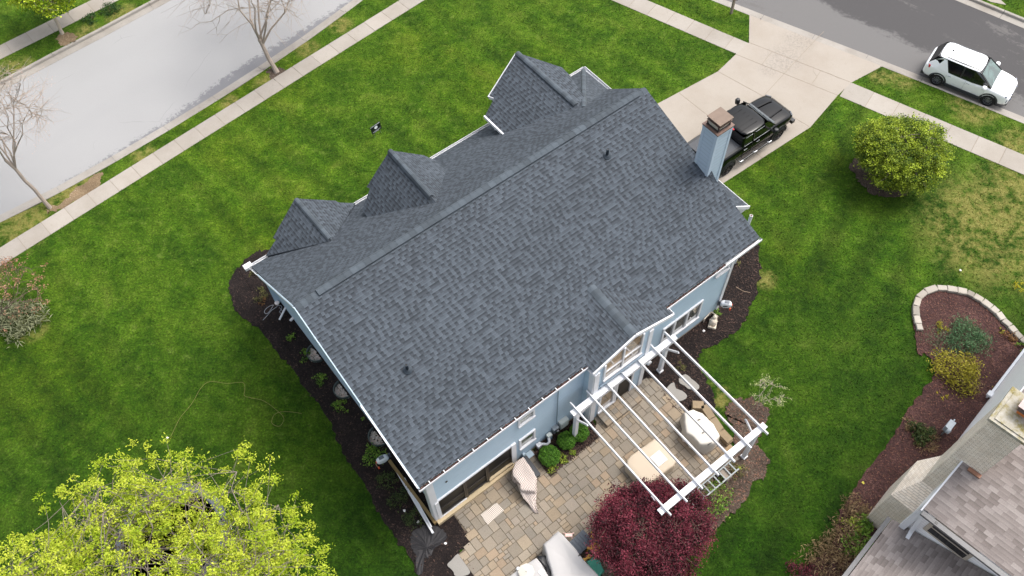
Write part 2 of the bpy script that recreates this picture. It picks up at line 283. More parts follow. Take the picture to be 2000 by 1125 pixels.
# ------------------------------------------------------------------ mesh builder
def vc_layer(me, cols):
    a = me.color_attributes.new('Col', 'FLOAT_COLOR', 'CORNER')
    tot = np.repeat(np.asarray(cols, dtype=np.float32), [p.loop_total for p in me.polygons], axis=0)
    a.data.foreach_set('color', np.c_[tot, np.ones(len(tot), np.float32)].ravel() if tot.ndim == 2 else np.c_[tot, tot, tot, np.ones(len(tot), np.float32)].ravel())
class MB:
    def __init__(s): s.v = []; s.f = []; s.c = []; s.uv = {}; s.T = None; s.col = 1.0
    def vert(s, p):
        p = Vector(p)
        if s.T is not None: p = s.T @ p
        s.v.append(tuple(p)); return len(s.v)-1
    def face(s, idx, uv=None):
        s.f.append(tuple(idx)); s.c.append(s.col)
        if uv is not None: s.uv[len(s.f)-1] = uv
        return s
    def poly(s, pts, uv=None): return s.face([s.vert(p) for p in pts], uv)
    def box(s, c, d, rz=0.0, tilt=None):
        M = Matrix.Translation(Vector(c)) @ Matrix.Rotation(rz, 4, 'Z')
        if tilt is not None: M = M @ tilt
        i = [s.vert(M @ Vector((x*d[0]/2, y*d[1]/2, z*d[2]/2))) for z in (-1, 1) for y in (-1, 1) for x in (-1, 1)]
        for q in ((0, 2, 3, 1), (4, 5, 7, 6), (0, 1, 5, 4), (2, 6, 7, 3), (0, 4, 6, 2), (1, 3, 7, 5)): s.face([i[k] for k in q])
        return s
    def bar(s, a, b, wd, ht, up=(0, 0, 1)):
        a = Vector(a); b = Vector(b); d = (b-a); L = d.length
        if L < 1e-6: return s
        d.normalize(); up = Vector(up); x = d.cross(up)
        if x.length < 1e-3: x = d.cross(Vector((1, 0, 0)))
        x.normalize(); y = x.cross(d)
        i = []
        for p in (a, b):
            for sx, sy in ((-1, -1), (1, -1), (1, 1), (-1, 1)): i.append(s.vert(p+x*sx*wd/2+y*sy*ht/2))
        for q in ((3, 2, 1, 0), (4, 5, 6, 7), (0, 1, 5, 4), (1, 2, 6, 5), (2, 3, 7, 6), (3, 0, 4, 7)): s.face([i[k] for k in q])
        return s
    def prism(s, pts, z0, z1, top=True, bottom=False):
        n = len(pts); a = sum(pts[i][0]*pts[(i+1) % n][1]-pts[(i+1) % n][0]*pts[i][1] for i in range(n))
        if a < 0: pts = pts[::-1]
        lo = [s.vert((p[0], p[1], z0)) for p in pts]; hi = [s.vert((p[0], p[1], z1)) for p in pts]
        if top: s.face(hi)
        if bottom: s.face(lo[::-1])
        for k in range(n): s.face([lo[k], lo[(k+1) % n], hi[(k+1) % n], hi[k]])
        return s
    def tube(s, pts, rad, n=6, caps=True):
        pts = [Vector(p) for p in pts]; rings = []
        for k, p in enumerate(pts):
            d = (pts[min(k+1, len(pts)-1)]-pts[max(k-1, 0)])
            d = d.normalized() if d.length > 1e-6 else Vector((0, 0, 1))
            x = d.cross(Vector((.123, .34, .93))); 
            if x.length < .05: x = d.cross(Vector((1, 0, 0)))
            x.normalize(); y = d.cross(x); r = rad[k] if hasattr(rad, '__len__') else rad
            rings.append([s.vert(p+(x*math.cos(2*math.pi*j/n)+y*math.sin(2*math.pi*j/n))*r) for j in range(n)])
        for a, b in zip(rings, rings[1:]):
            for j in range(n): s.face([a[j], a[(j+1) % n], b[(j+1) % n], b[j]])
        if caps: s.face(rings[0][::-1]); s.face(rings[-1])
        return s
    def lathe(s, prof, n=16, c=(0, 0, 0), axis=None, caps=True):
        M = Matrix.Translation(Vector(c)) @ (axis if axis is not None else Matrix.Identity(4))
        rings = [[s.vert(M @ Vector((r*math.cos(2*math.pi*j/n), r*math.sin(2*math.pi*j/n), z))) for j in range(n)] for r, z in prof]
        for a, b in zip(rings, rings[1:]):
            for j in range(n): s.face([a[j], a[(j+1) % n], b[(j+1) % n], b[j]])
        if caps and prof[0][0] > 1e-4: s.face(rings[0][::-1])
        if caps and prof[-1][0] > 1e-4: s.face(rings[-1])
        return s
    def slab(s, pts, th, ed, uv_off=0.0):
        """a sloping roof plane given by its outline; ed is the eave direction; UVs in metres along and up the slope"""
        pts = [Vector(p) for p in pts]; nrm = Vector((0, 0, 0))
        for i in range(len(pts)): nrm += (pts[i]-pts[0]).cross(pts[(i+1) % len(pts)]-pts[0])
        if nrm.z < 0: pts = pts[::-1]; nrm = -nrm
        nrm.normalize(); e = Vector(ed); e = (e-nrm*e.dot(nrm)).normalized(); g = nrm.cross(e)
        if g.z < 0: g = -g
        uv = [(p.dot(e)+uv_off, p.dot(g)+50+uv_off) for p in pts]
        lo = [p-nrm*th for p in pts]; n = len(pts)
        s.poly(pts, uv); s.poly(lo[::-1])
        for i in range(n): s.poly([pts[i], lo[i], lo[(i+1) % n], pts[(i+1) % n]], [(0, 0)]*4)
        return s
    def parts(s, name, mat, parent):
        """every separate piece as a part of its own"""
        par = list(range(len(s.v)))
        def find(i):
            while par[i] != i: par[i] = par[par[i]]; i = par[i]
            return i
        for f in s.f:
            for k in f[1:]: par[find(k)] = find(f[0])
        groups = {}
        for i, f in enumerate(s.f): groups.setdefault(find(f[0]), []).append(i)
        for fs in groups.values():
            b = MB(); ids = {}
            for i in fs:
                b.col = s.c[i]
                for k in s.f[i]:
                    if k not in ids: ids[k] = len(b.v); b.v.append(s.v[k])
                b.face([ids[k] for k in s.f[i]])
            o = b.build(name, mat, parent)
        return o
    def build(s, name, mat, parent=None, smooth=False, loc=None, rz=None, sub=0, uvs=False):
        me = bpy.data.meshes.new(name); me.from_pydata(s.v, [], s.f); me.materials.append(mat)
        if smooth: me.polygons.foreach_set('use_smooth', [True]*len(s.f))
        vc_layer(me, [(c if not np.isscalar(c) else (c, c, c)) for c in s.c])
        if s.uv:
            ul = me.uv_layers.new(name='UVMap')
            for i, uv in s.uv.items():
                p = me.polygons[i]
                for k, li in enumerate(p.loop_indices): ul.data[li].uv = uv[k]
        me.update(); o = bpy.data.objects.new(name, me); COL.objects.link(o)
        if parent is not None: o.parent = parent
        if loc is not None: o.location = loc
        if rz is not None: o.rotation_euler[2] = rz
        if sub: md = o.modifiers.new('smooth', 'SUBSURF'); md.levels = sub; md.render_levels = sub
        return o
def tag(o, label=None, cat=None, group=None, kind=None):
    if label: o['label'] = label
    if cat: o['category'] = cat
    if group: o['group'] = group
    if kind: o['kind'] = kind
    return o
def thing(name, label, cat, loc=(0, 0, 0), rz=0.0, group=None):
    o = bpy.data.objects.new(name, None); COL.objects.link(o); o.location = loc; o.rotation_euler = (0, 0, rz); o.empty_display_size = .3
    return tag(o, label, cat, group)
def hthing(name, label, cat, u, w_, z=0.0, group=None): return thing(name, label, cat, H(u, w_, z), TH, group)
def hmb(u, w_, z=0.0):
    """a mesh builder that takes coordinates in the house's axes for a thing based at (u, w, z)"""
    b = MB(); b.T = Matrix.Translation((-u, -w_, -z)); return b
def dup(o, loc, rz, label=None, parent=None, scale=None):
    c = o.copy(); COL.objects.link(c)
    if parent is None:
        c.location = loc; c.rotation_euler = (0, 0, rz)
        if scale: c.scale = (scale, scale, scale)
    else: c.parent = parent
    if label: c['label'] = label
    for ch in [x for x in bpy.data.objects if x.parent == o and x != c]: dup(ch, None, None, None, c)
    return c
def struct(name, mb, mat, label=None):
    o = mb.build(name, mat); o['kind'] = 'structure'; return o

# ================================================================== the ground
def line_ext(pts, a=60, b=60):
    pts = [Vector((p.x, p.y, 0)) for p in pts]
    return [pts[0]+(pts[0]-pts[1]).normalized()*a]+pts+[pts[-1]+(pts[-1]-pts[-2]).normalized()*b]
def offs(pts, d):
    out = []
    for i, p in enumerate(pts):
        t_ = (pts[min(i+1, len(pts)-1)]-pts[max(i-1, 0)]).normalized(); out.append(p+Vector((-t_.y, t_.x, 0))*d)
    return out
PX = lambda L: [P(*q) for q in L]
LK = line_ext(PX([(0, 435), (75, 399), (199, 332), (320, 261), (466, 171), (533, 126), (618, 68), (700, 7)]))      # back of kerb, near side of the west street
LKF = line_ext(PX([(0, 157), (121, 93), (210, 47), (291, 3)]))                                                   # far side
RK = line_ext(PX([(1388, 0), (1463.5, 30), (1723, 130), (1860, 185), (2000, 241.7)]))                             # north street, near kerb
RKF = line_ext(PX([(1860, -22), (1922, 3), (2000, 35)]))
g = MB(); g.poly([(-400, -400, -.155), (400, -400, -.155), (400, 400, -.155), (-400, 400, -.155)]); struct('ground', g, M_GRASS)
def sheet(name, a, b, z, mat):
    g = MB(); g.poly([(p.x, p.y, z) for p in a]+[(p.x, p.y, z) for p in b[::-1]]); return struct(name, g, mat)
sheet('road', LK, LKF, -.149, street_left())
sheet('road', RK, RKF, -.144, street_right())

def isect(L1, L2):
    for i in range(len(L1)-1):
        for j in range(len(L2)-1):
            p, r = L1[i], L1[i+1]-L1[i]; q, s_ = L2[j], L2[j+1]-L2[j]; den = r.x*s_.y-r.y*s_.x
            if abs(den) < 1e-9: continue
            tt = ((q-p).x*s_.y-(q-p).y*s_.x)/den; uu = ((q-p).x*r.y-(q-p).y*r.x)/den
            if 0 <= tt <= 1 and 0 <= uu <= 1: return i, j, p+r*tt
ii, jj, XP = isect(LK, RK)
lawn = [*LK[:ii+1], XP, *RK[jj+1:], Vector((RK[-1].x, -120, 0)), Vector((LK[0].x, -120, 0))]
g = MB(); g.prism([(p.x, p.y) for p in lawn], -.15, 0.0); struct('lawn', g, M_GRASS)
g = MB(); g.prism([(p.x, p.y) for p in LKF]+[(-150, 150), (-150, -100)], -.15, 0.0); struct('lawn', g, M_GRASS)
g = MB(); g.prism([(p.x, p.y) for p in RKF]+[(150, 150)], -.15, 0.0); struct('lawn', g, M_GRASS)

# kerbs: a flat gutter pan and a raised kerb, cast in lengths
def kerb(line, side, gaps=(), pan=.42, top=.012):
    g = MB(); L = [0]
    for a, b in zip(line, line[1:]): L.append(L[-1]+(b-a).length)
    def at(s_):
        for i in range(len(L)-1):
            if s_ <= L[i+1] or i == len(L)-2:
                t_ = (line[i+1]-line[i]).normalized(); return line[i]+t_*(s_-L[i]), Vector((-t_.y, t_.x, 0))*side
    s0 = 45.0
    while s0 < L[-1]-45:
        s1 = s0+3.0; g.col = .92+.12*random.random(); low = any(a < (s0+s1)/2 < b for a, b in gaps)
        (p, n), (q, m_) = at(s0+.01), at(s1-.01); zt = -.11 if low else top
        prof = [(0, -.15), (0, zt), (.13, zt), (.16, zt-.02), (.19, -.125), (.19+pan, -.138), (.19+pan, -.15)]
        A = [g.vert(p+n*d+Vector((0, 0, z))) for d, z in prof]; B = [g.vert(q+m_*d+Vector((0, 0, z))) for d, z in prof]
        for k in range(len(prof)-1): g.face([A[k], A[k+1], B[k+1], B[k]])
        g.face(A); g.face(B[::-1]); s0 = s1
    return g
def arclen(line, px, py):
    q = P(px, py); best = None; acc = 0
    for a, b in zip(line, line[1:]):
        d = b-a; tt = max(0, min(1, (q-a).dot(d)/d.length_squared)); e = (a+d*tt-q).length
        if best is None or e < best[0]: best = (e, acc+tt*d.length)
        acc += d.length
    return best[1]
struct('kerb', kerb(LK, 1), M_KERB); struct('kerb', kerb(LKF, -1), M_KERB)
gap = (arclen(RK, 1463, 30), arclen(RK, 1723, 130))
struct('kerb', kerb(RK, 1, [gap]), M_KERB); struct('kerb', kerb(RKF, -1), M_KERB)

# sidewalks: slabs with open joints on a dark bed
M_JOINT = plain('joint_dirt', '857a6c', .95)
def sidewalk(inner, outer, s0, s1, pitch, z=.02, lift=.006):
    """inner / outer: the two edges as world polylines; slabs every pitch metres"""
    g = MB()
    a0, a1 = inner; b0, b1 = outer
    d = ((a1-a0).normalized()+(b1-b0).normalized()).normalized(); n = Vector((-d.y, d.x, 0)); wa = (a0-b0).dot(n); c0 = b0+n*wa/2; W = abs(wa)
    c0 = c0+d*((a0-c0).dot(d)); s_ = s0
    bed = MB(); bed.poly([c0+d*s0+n*W*.49+Vector((0, 0, z-.013)), c0+d*s0-n*W*.49+Vector((0, 0, z-.013)), c0+d*s1-n*W*.49+Vector((0, 0, z-.013)), c0+d*s1+n*W*.49+Vector((0, 0, z-.013))])
    while s_ < s1:
        g.col = .9+.16*random.random(); j = .012; dz = random.uniform(-.003, .003)
        q = [c0+d*(s_+j)+n*W/2, c0+d*(s_+j)-n*W/2, c0+d*(s_+pitch-j)-n*W/2, c0+d*(s_+pitch-j)+n*W/2]
        g.prism([(p.x, p.y) for p in q], -.05, z+dz); s_ += pitch
    return g, bed
g, bed = sidewalk((P(71, 476), P(700, 82)), (P(57, 449), P(700, 49.8)), -30, 60, 1.23)
struct('sidewalk', g, M_WALK); struct('sidewalk_bed', bed, M_JOINT)
g, bed = sidewalk((P(0, 116.6), P(170.6, 32)), (P(0, 89), P(170.6, 3.6)), -30, 40, 1.23)
struct('sidewalk', g, M_WALK); struct('sidewalk_bed', bed, M_JOINT)
g, bed = sidewalk((P(1300, 46), P(1437, 106.6)), (P(1300, 16), P(1462.8, 83.5)), -30, (P(1447, 96)-P(1300, 46)).length+.25, 1.2)
struct('sidewalk', g, M_WALK); struct('sidewalk_bed', bed, M_JOINT)
g, bed = sidewalk((P(1636, 186.6), P(1836.8, 273)), (P(1662.6, 161.8), P(1854.6, 241.7)), .1, 50, 1.36)
struct('sidewalk', g, M_WALK); struct('sidewalk_bed', bed, M_JOINT)

# driveway
dl = [(1463.5, 30), (1462.8, 83.5), (1437, 106.6), (1402, 140), (1284.7, 202.7), (1200, 250)]; dr = [(1723, 129.8), (1662.6, 161.8), (1636, 186.6), (1582.6, 248.9), (1488.4, 309.3), (1413.8, 357.3), (1330, 410)]
g = MB(); g.prism([tuple(P(*q)[:2]) for q in dl+dr[::-1]], -.149, .024); struct('driveway', g, M_DRIVE)
g = MB()
def joint(a, b, wd=.022):
    a, b = P(*a), P(*b); a.z = b.z = .0245; g.bar(a, b, wd, .009)
for a, b in (((1437, 106.6), (1636, 186.6)), ((1462.8, 83.5), (1662.6, 161.8)), ((1326, 181.9), (1400, 240)), ((1402, 140), (1475, 180)), ((1475, 180), (1491, 189)), ((1538, 222.7), (1580.7, 248)), ((1491.3, 188), (1552.7, 121.3)), ((1552.7, 121.3), (1595, 76)),
             ((1506, 103), (1488, 126)), ((1602, 140.5), (1586, 163.5)), ((1424, 215), (1346.2, 277)), ((1475.3, 298), (1488.7, 309.3)), ((1595, 76), (1609, 62))): joint(a, b)
struct('driveway_joints', g, M_JOINT)
g = MB()
for path in ([(1600, 138), (1622, 145), (1640, 155)], [(1590, 128), (1588, 140), (1596, 150), (1590, 160)]):
    for a, b in zip(path, path[1:]): joint(a, b, .008)
struct('driveway_cracks', g, M_JOINT)
# the drive across the far street and its kerb apron
g = MB(); g.prism([tuple(P(*q)[:2]) for q in [(1905, -30), (1952, -2), (1965, 10), (1935, 4), (1900, -12)]], -.14, .02); struct('driveway', g, M_WALK)

# planting beds: low mounds of mulch with ragged edges
def smooth_poly(pts, n=6, jit=.0):
    pts = [Vector((p[0], p[1])) for p in pts]; out = []; N = len(pts)
    for i in range(N):
        p0, p1, p2, p3 = pts[i-1], pts[i], pts[(i+1) % N], pts[(i+2) % N]
        for k in range(n):
            s_ = k/n; q = .5*((2*p1)+(p2-p0)*s_+(2*p0-5*p1+4*p2-p3)*s_*s_+(3*p1-p0-3*p2+p3)*s_**3)
            out.append(q+Vector((random.gauss(0, jit), random.gauss(0, jit))))
    return out
def bed(name, pix, mat, z=.035, sm=True, jit=.045, n=7):
    pts = [P(*q) for q in pix]; q = smooth_poly(pts, n, jit) if sm else [Vector((p.x, p.y)) for p in pts]
    g = MB(); g.prism([tuple(p) for p in q], -.02, z); return struct(name, g, mat)
bed('mulch_bed', [(600, 480), (560, 484), (522, 488), (503, 491), (480, 507), (462, 526), (447, 554), (453, 590), (466, 616), (508, 643), (544, 693), (569, 718), (604, 768), (612, 778), (645, 824), (666, 878), (700, 928), (731, 983), (753, 1023), (780, 1061), (815, 1118), (830, 1170), (900, 1180), (935, 1130), (897, 1082), (925, 1058), (890, 1005), (870, 990), (1000, 880), (900, 700)], M_MULCH)
bed('mulch_bed', [(1440, 440), (1478, 468), (1483, 513), (1480, 567), (1461, 607), (1437, 647), (1400, 671), (1374, 684), (1362, 705), (1374, 732), (1390, 762), (1396, 790), (1388, 815), (1340, 815), (1262, 742), (1215, 775), (1180, 780), (1280, 640), (1380, 560)], M_MULCH, jit=.05)
bed('mulch_bed', [(1421, 791), (1446, 777), (1485, 783), (1500, 813), (1484, 842), (1478, 868), (1500, 898), (1494, 925), (1470, 949), (1449, 985), (1420, 1013), (1392, 1036), (1345, 1062), (1308, 1108), (1285, 1160), (1130, 1170), (1150, 1060), (1290, 1000), (1420, 890), (1432, 840), (1418, 810)], M_MULCH3, z=.045, jit=.06)
bed('mulch_bed', [(1039.8, 884), (1074, 932.6), (1171.8, 855.4), (1160, 826), (1146, 800), (1080, 842)], M_MULCH, sm=False, z=.03)
bed('mulch_ring', [(1662, 318), (1668, 342), (1683, 362), (1719, 383), (1762, 383), (1784, 362), (1790, 335), (1760, 300), (1700, 290)], M_MULCH3, jit=.06)
bed('mulch_bed', [(1793, 690), (1785, 640), (1783, 600), (1796, 578), (1828, 568), (1870, 572), (1900, 582), (1925, 598), (1950, 625), (1975, 652), (2040, 700), (2040, 760), (1960, 800), (1880, 870), (1770, 980), (1720, 1040), (1660, 1130), (1560, 1130), (1583, 1100), (1625, 1062), (1636, 1021), (1651, 983), (1681, 934), (1723, 881), (1749, 840), (1787, 783), (1822, 738), (1822, 712), (1806, 690)], M_MULCH2)
bed('bare_patch', [(95, 412), (130, 385), (165, 355), (195, 337), (197, 350), (185, 372), (150, 395), (110, 412)], M_BARE, z=.012, jit=.07)
bed('bare_patch', [(112, 70), (128, 62), (150, 70), (140, 84), (118, 88)], M_BARE, z=.012, jit=.07)
bed('bare_patch', [(522, 140), (540, 130), (560, 140), (556, 152), (535, 158)], M_MULCH3, z=.012, jit=.06)
# crumpled landscape fabric showing through the mulch
g = MB(); pts = C(3.6875, 650, 820, [(560, 850), (610, 790), (700, 760), (800, 800), (820, 850), (790, 900), (730, 930), (700, 990), (650, 1020), (640, 1110), (610, 1110), (600, 1000), (570, 930)])
c = sum((P(*q) for q in pts), Vector())/len(pts); ring = smooth_poly([P(*q) for q in pts], 4, .03)
top = g.vert((c.x, c.y, .09)); rr = []
for s_ in (1.0, .66, .33): rr.append([g.vert((c.x+(q.x-c.x)*s_, c.y+(q.y-c.y)*s_, .04+random.random()*.05)) for q in ring])
for A, B in zip(rr, rr[1:]):
    for k in range(len(A)): g.face([A[k], A[(k+1) % len(A)], B[(k+1) % len(A)], B[k]])
for k in range(len(ring)): g.face([rr[2][k], rr[2][(k+1) % len(ring)], top])
o = g.build('landscape_fabric', plain('landscape_fabric', '1d1b1e', .7, var=.1, bump=.6, bscale=5)); tag(o, 'crumpled sheet of black landscape fabric half buried in the mulch by the patio corner', 'fabric sheet')

# patio of tumbled pavers
M_PAVER = concrete('paver', 'bdb09e', '968e84', stain=.35).m
PAT = [(870, 985), (886, 1005.8), (921, 1058.6), (895.4, 1083), (950, 1160), (1000, 1240), (1200, 1240), (1300, 1130), (1350, 1040), (1440, 905), (1428, 868), (1347, 802), (1269.6, 738.5), (1235, 748), (1160, 810), (1171.8, 855.4), (1074, 932.6), (1039.8, 883.7), (1000, 890)]
pu = [UW(*q) for q in PAT]
def inside(x, y, poly):
    r = False; j = len(poly)-1
    for i in range(len(poly)):
        xi, yi = poly[i]; xj, yj = poly[j]
        if (yi > y) != (yj > y) and x < (xj-xi)*(y-yi)/(yj-yi)+xi: r = not r
        j = i
    return r
cellw = .155; u0 = min(p[0] for p in pu); w0 = min(p[1] for p in pu); nu = int((max(p[0] for p in pu)-u0)/cellw)+1; nw = int((max(p[1] for p in pu)-w0)/cellw)+1
used = np.zeros((nu, nw), bool); g = MB(); tones = [(1.0, .97, .93), (1.06, .98, .86), (.92, .92, .93), (.84, .86, .88), (1.07, 1.02, .93), (1.0, 1.0, .98), (1.08, .96, .84), (.97, .96, .94), (.9, .9, .89)]
for i in range(nu):
    for j in range(nw):
        if used[i, j] or not inside(u0+(i+.5)*cellw, w0+(j+.5)*cellw, pu): continue
        sizes = [(3, 3), (2, 3), (3, 2), (2, 2), (1, 2), (2, 1), (2, 2), (3, 3), (1, 1), (3, 2), (2, 3)]; random.shuffle(sizes); sizes += [(2, 1), (1, 2), (1, 1)]
        for a, b in sizes:
            if i+a <= nu and j+b <= nw and not used[i:i+a, j:j+b].any() and inside(u0+(i+a-.5)*cellw, w0+(j+b-.5)*cellw, pu): break
        else: a = b = 1
        used[i:i+a, j:j+b] = True; tn = random.choice(tones); k = random.uniform(.88, 1.08); g.col = tuple(x*k for x in tn); gp = .012
        q = [(u0+i*cellw+gp, w0+j*cellw+gp), (u0+(i+a)*cellw-gp, w0+j*cellw+gp), (u0+(i+a)*cellw-gp, w0+(j+b)*cellw-gp), (u0+i*cellw+gp, w0+(j+b)*cellw-gp)]
        q = [(x+random.gauss(0, .003), y+random.gauss(0, .003)) for x, y in q]
        g.prism([tuple(H(*p)[:2]) for p in q], -.02, .055+random.uniform(-.004, .004))
struct('patio', g, M_PAVER)
g = MB(); g.prism([tuple(P(*q)[:2]) for q in PAT], -.05, .036); struct('patio_bed', g, plain('joint_sand', '5f5548', .95, var=.3, scale=3))

# ================================================================== the house
HU0, HW0 = 3.2, 10.1
house = hthing('house', 'pale blue house with charcoal shingle roof, front dormers and a tall sided chimney', 'house', HU0, HW0)
hb = lambda: hmb(HU0, HW0)
def hp(name, mb, mat, parent=None, **k): return mb.build(name, mat, parent or house, **k)
zB = lambda w_: 4.6+(w_-10.0)*.377
zF = lambda w_: 7.277-.76*(w_-17.1)
zS = lambda u: 2.9+.85*(21.3-u)
g = hb(); g.slab([(2.95, 10.0, 4.6), (19.45, 10.0, 4.6), (19.45, 17.1, zB(17.1)), (2.95, 17.1, zB(17.1))], .12, (1, 0, 0)); hp('rear_roof', g, M_ROOF)
Pp = (19.3, 19.13, zF(19.13)); Hh = (17.63, 18.75, zF(18.75))
g = hb(); g.slab([(2.95, 17.1, 7.277), (19.45, 17.1, 7.277), Pp, Hh, (21.3, 22.85, 2.9), (3.05, 22.85, 2.9)], .12, (1, 0, 0), .37); hp('front_roof', g, M_ROOF)
g = hb(); g.slab([(21.3, 22.85, 2.9), (21.46, 12.04, 2.9), (19.25, 12.04, zS(19.25)-.12), (19.3, 19.13, zS(19.3)), Hh], .12, (0, 1, 0), .21); hp('side_roof', g, M_ROOF)
# walls
g = hb()
wall_o = [(3.22, 10.1), (18.3, 10.1), (18.3, 12.3), (20.9, 12.3), (20.9, 22.5), (3.22, 22.5)]
g.poly([(3.22, 10.1, 0), (18.3, 10.1, 0), (18.3, 10.1, 4.46), (3.22, 10.1, 4.46)])
g.poly([(18.3, 10.1, 0), (18.3, 12.3, 0), (18.3, 12.3, 5.3), (18.3, 10.1, 4.46)])
g.poly([(18.3, 12.3, 0), (20.9, 12.3, 0), (20.9, 12.3, 2.75), (18.3, 12.3, 4.6)])
g.poly([(20.9, 12.3, 0), (20.9, 22.5, 0), (20.9, 22.5, 2.75), (20.9, 12.3, 2.75)])
g.poly([(19.2, 12.3, 0), (19.2, 19.0, 0), (19.2, 19.0, 5.6), (19.2, 17.1, 7.1), (19.2, 12.3, 5.3)])
g.poly([(20.9, 22.5, 0), (3.22, 22.5, 0), (3.22, 22.5, 2.9), (20.9, 22.5, 2.9)])
g.poly([(3.45, 22.5, 0), (3.45, 10.1, 0), (3.45, 10.1, 4.46), (3.45, 17.1, 7.1), (3.45, 22.5, 2.95)])
g.poly([(18.3, 12.3, 4.4), (18.3, 10.1, 4.4), (18.3, 10.1, 4.5), (18.3, 12.3, 5.2)])
# bump-out with its own gable
g.poly([(10.45, 9.57, 0), (13.15, 9.57, 0), (13.15, 9.57, 4.9), (12.35, 9.57, 5.15), (10.45, 9.57, 4.42)])
g.poly([(10.45, 10.1, 0), (10.45, 9.57, 0), (10.45, 9.57, 4.42), (10.45, 10.1, 4.42)]); g.poly([(13.15, 9.57, 0), (13.15, 10.1, 0), (13.15, 10.1, 4.8), (13.15, 9.57, 4.8)])
hp('wall', g, M_SIDING)
# rear gable roof over the bump-out
g = hb(); g.slab([(12.35, 12.2, 5.44), (12.35, 9.6, 5.22), (10.4, 9.6, 4.56), (10.4, 10.02, 4.615)], .10, (0, 1, 0), .11)
g.slab([(12.35, 12.2, 5.44), (12.35, 9.6, 5.22), (14.32, 9.62, 4.58), (14.32, 10.02, 4.615)], .10, (0, 1, 0), .31); hp('gable_roof', g, M_ROOF)
g = hb()
for a, b in (((12.35, 9.57, 5.19), (10.38, 9.57, 4.52)), ((12.35, 9.57, 5.19), (14.34, 9.57, 4.54))): g.bar(a, b, .06, .16)
g.bar((13.2, 9.6, 4.6), (14.3, 9.98, 4.46), .05, .05); g.poly([(13.15, 9.6, 4.85), (14.3, 9.6, 4.5), (14.3, 10.08, 4.5), (13.15, 10.08, 4.85)])
hp('gable_trim', g, M_TRIM)
# garage and soffits
g = hb(); g.poly([(19.25, 12.06, zS(19.25)-.15), (21.4, 12.06, 2.85), (21.4, 12.06, 2.7), (19.25, 12.06, 3.4)]); g.bar((19.25, 12.02, zS(19.25)-.08), (21.46, 12.02, 2.84), .05, .16)
g.poly([(18.3, 10.06, 4.5), (19.42, 10.06, 4.5), (19.42, 12.3, 5.36), (18.3, 12.3, 5.36)]); g.poly([(3.0, 22.8, 2.78), (21.3, 22.8, 2.78), (21.3, 22.5, 2.78), (3.0, 22.5, 2.78)])
g.box((21.1, 17.2, 2.76), (.4, 10.3, .04)); hp('soffit', g, M_TRIM)
# trim: rake boards and corner boards
g = hb(); off = .09
g.bar((2.94, 9.98, 4.55), (2.94, 17.1, 7.22), .04, .18); g.bar((2.94, 17.1, 7.2), (2.96, 21.6, zF(21.6)-.08), .04, .18); hp('rake_board', g, M_RAKE)
g = hb(); g.bar((2.91, 10.0, 4.62), (2.91, 13.2, 4.62+3.2*.377), .04, .08); g.bar((2.915, 17.1, 7.25), (2.94, 22.8, zF(22.8)), .02, .04)

g.parts('rake_trim', M_TRIM, house)
g = hb()
g.box((3.33, 10.075, 2.25), (.28, .05, 4.4)); g.box((3.195, 10.2, 2.25), (.05, .26, 4.4)); g.box((18.22, 10.075, 2.25), (.16, .05, 4.4)); g.box((18.325, 10.15, 2.25), (.05, .14, 4.4))
g.box((10.56, 9.545, 2.2), (.24, .05, 4.3)); g.box((10.425, 9.68, 2.2), (.05, .24, 4.3)); g.box((13.2, 9.545, 2.35), (.2, .05, 4.7)); g.box((13.175, 9.68, 2.35), (.05, .22, 4.7))
g.parts('corner_board', M_TRIM, house)
# gutters: open troughs with leaf litter
def gutter(u0_, u1_, wv, z, sgn=-1, along='u', mat=M_TRIM):
    g = hb(); d = .13*sgn
    def q(a, b, zz): return (a, b, zz) if along == 'u' else (b, a, zz)
    for x0, x1, z0, z1 in ((wv, wv+d, z-.11, z-.11), (wv+d, wv+d, z-.11, z+.01), (wv+d, wv+d-.02*sgn, z+.01, z+.01), (wv+d-.02*sgn, wv+d-.02*sgn, z+.01, z-.10), (wv+d-.02*sgn, wv, z-.10, z-.10)):
        g.poly([q(u0_, x0, z0), q(u1_, x0, z0), q(u1_, x1, z1), q(u0_, x1, z1)])
    for e in (u0_, u1_): g.poly([q(e, wv, z-.11), q(e, wv+d, z-.11), q(e, wv+d, z+.01), q(e, wv, z-.01)])
    return g
g = gutter(2.9, 10.42, 10.02, 4.55); gt = hp('gutter', g, M_TRIM)
def litter(parent, u0_, u1_, wv, z, sgn, dens=1.0):
    g = hb()
    for _ in range(int((u1_-u0_)*90*dens)):
        u = random.uniform(u0_, u1_); k = .5+.5*math.sin(u*2.3)+.4*math.sin(u*7.1)
        if random.random() > .35+.5*k: continue
        r = random.uniform(.01, .03); x = wv+sgn*random.uniform(.0, .115); zz = z-.06+random.uniform(0, .05); a = random.random()*6.28
        g.col = random.choice([.5, .8, 1.2, 1.9, (1.9, 1.5, 1.5)]); g.poly([(u+r*math.cos(a+b)*1.3, x+r*math.sin(a+b), zz+random.uniform(-.01, .015)) for b in (0, 1.9, 3.2, 4.7)])
    g.col = .8; g.poly([(u0_+.05, wv+sgn*.11, z-.07), (u1_-.05, wv+sgn*.11, z-.07), (u1_-.05, wv, z-.07), (u0_+.05, wv, z-.07)])
    hp('leaf_litter', g, M_LIT, parent)
M_LIT = plain('leaf_litter', '4a3a36', .95, var=.5, scale=20, attr=True)
litter(gt, 2.95, 10.4, 10.02, 4.55, -1)
g = hb()
for k in range(12): g.bar((3.35+k*.62, 10.06, 4.58), (3.35+k*.62, 9.88, 4.575), .03, .015)
g.parts('gutter_hanger', M_TRIM, gt)
g = gutter(14.3, 19.5, 10.02, 4.55); gt2 = hp('gutter', g, M_TRIM); litter(gt2, 14.35, 17.6, 10.02, 4.55, -1, 1.2)
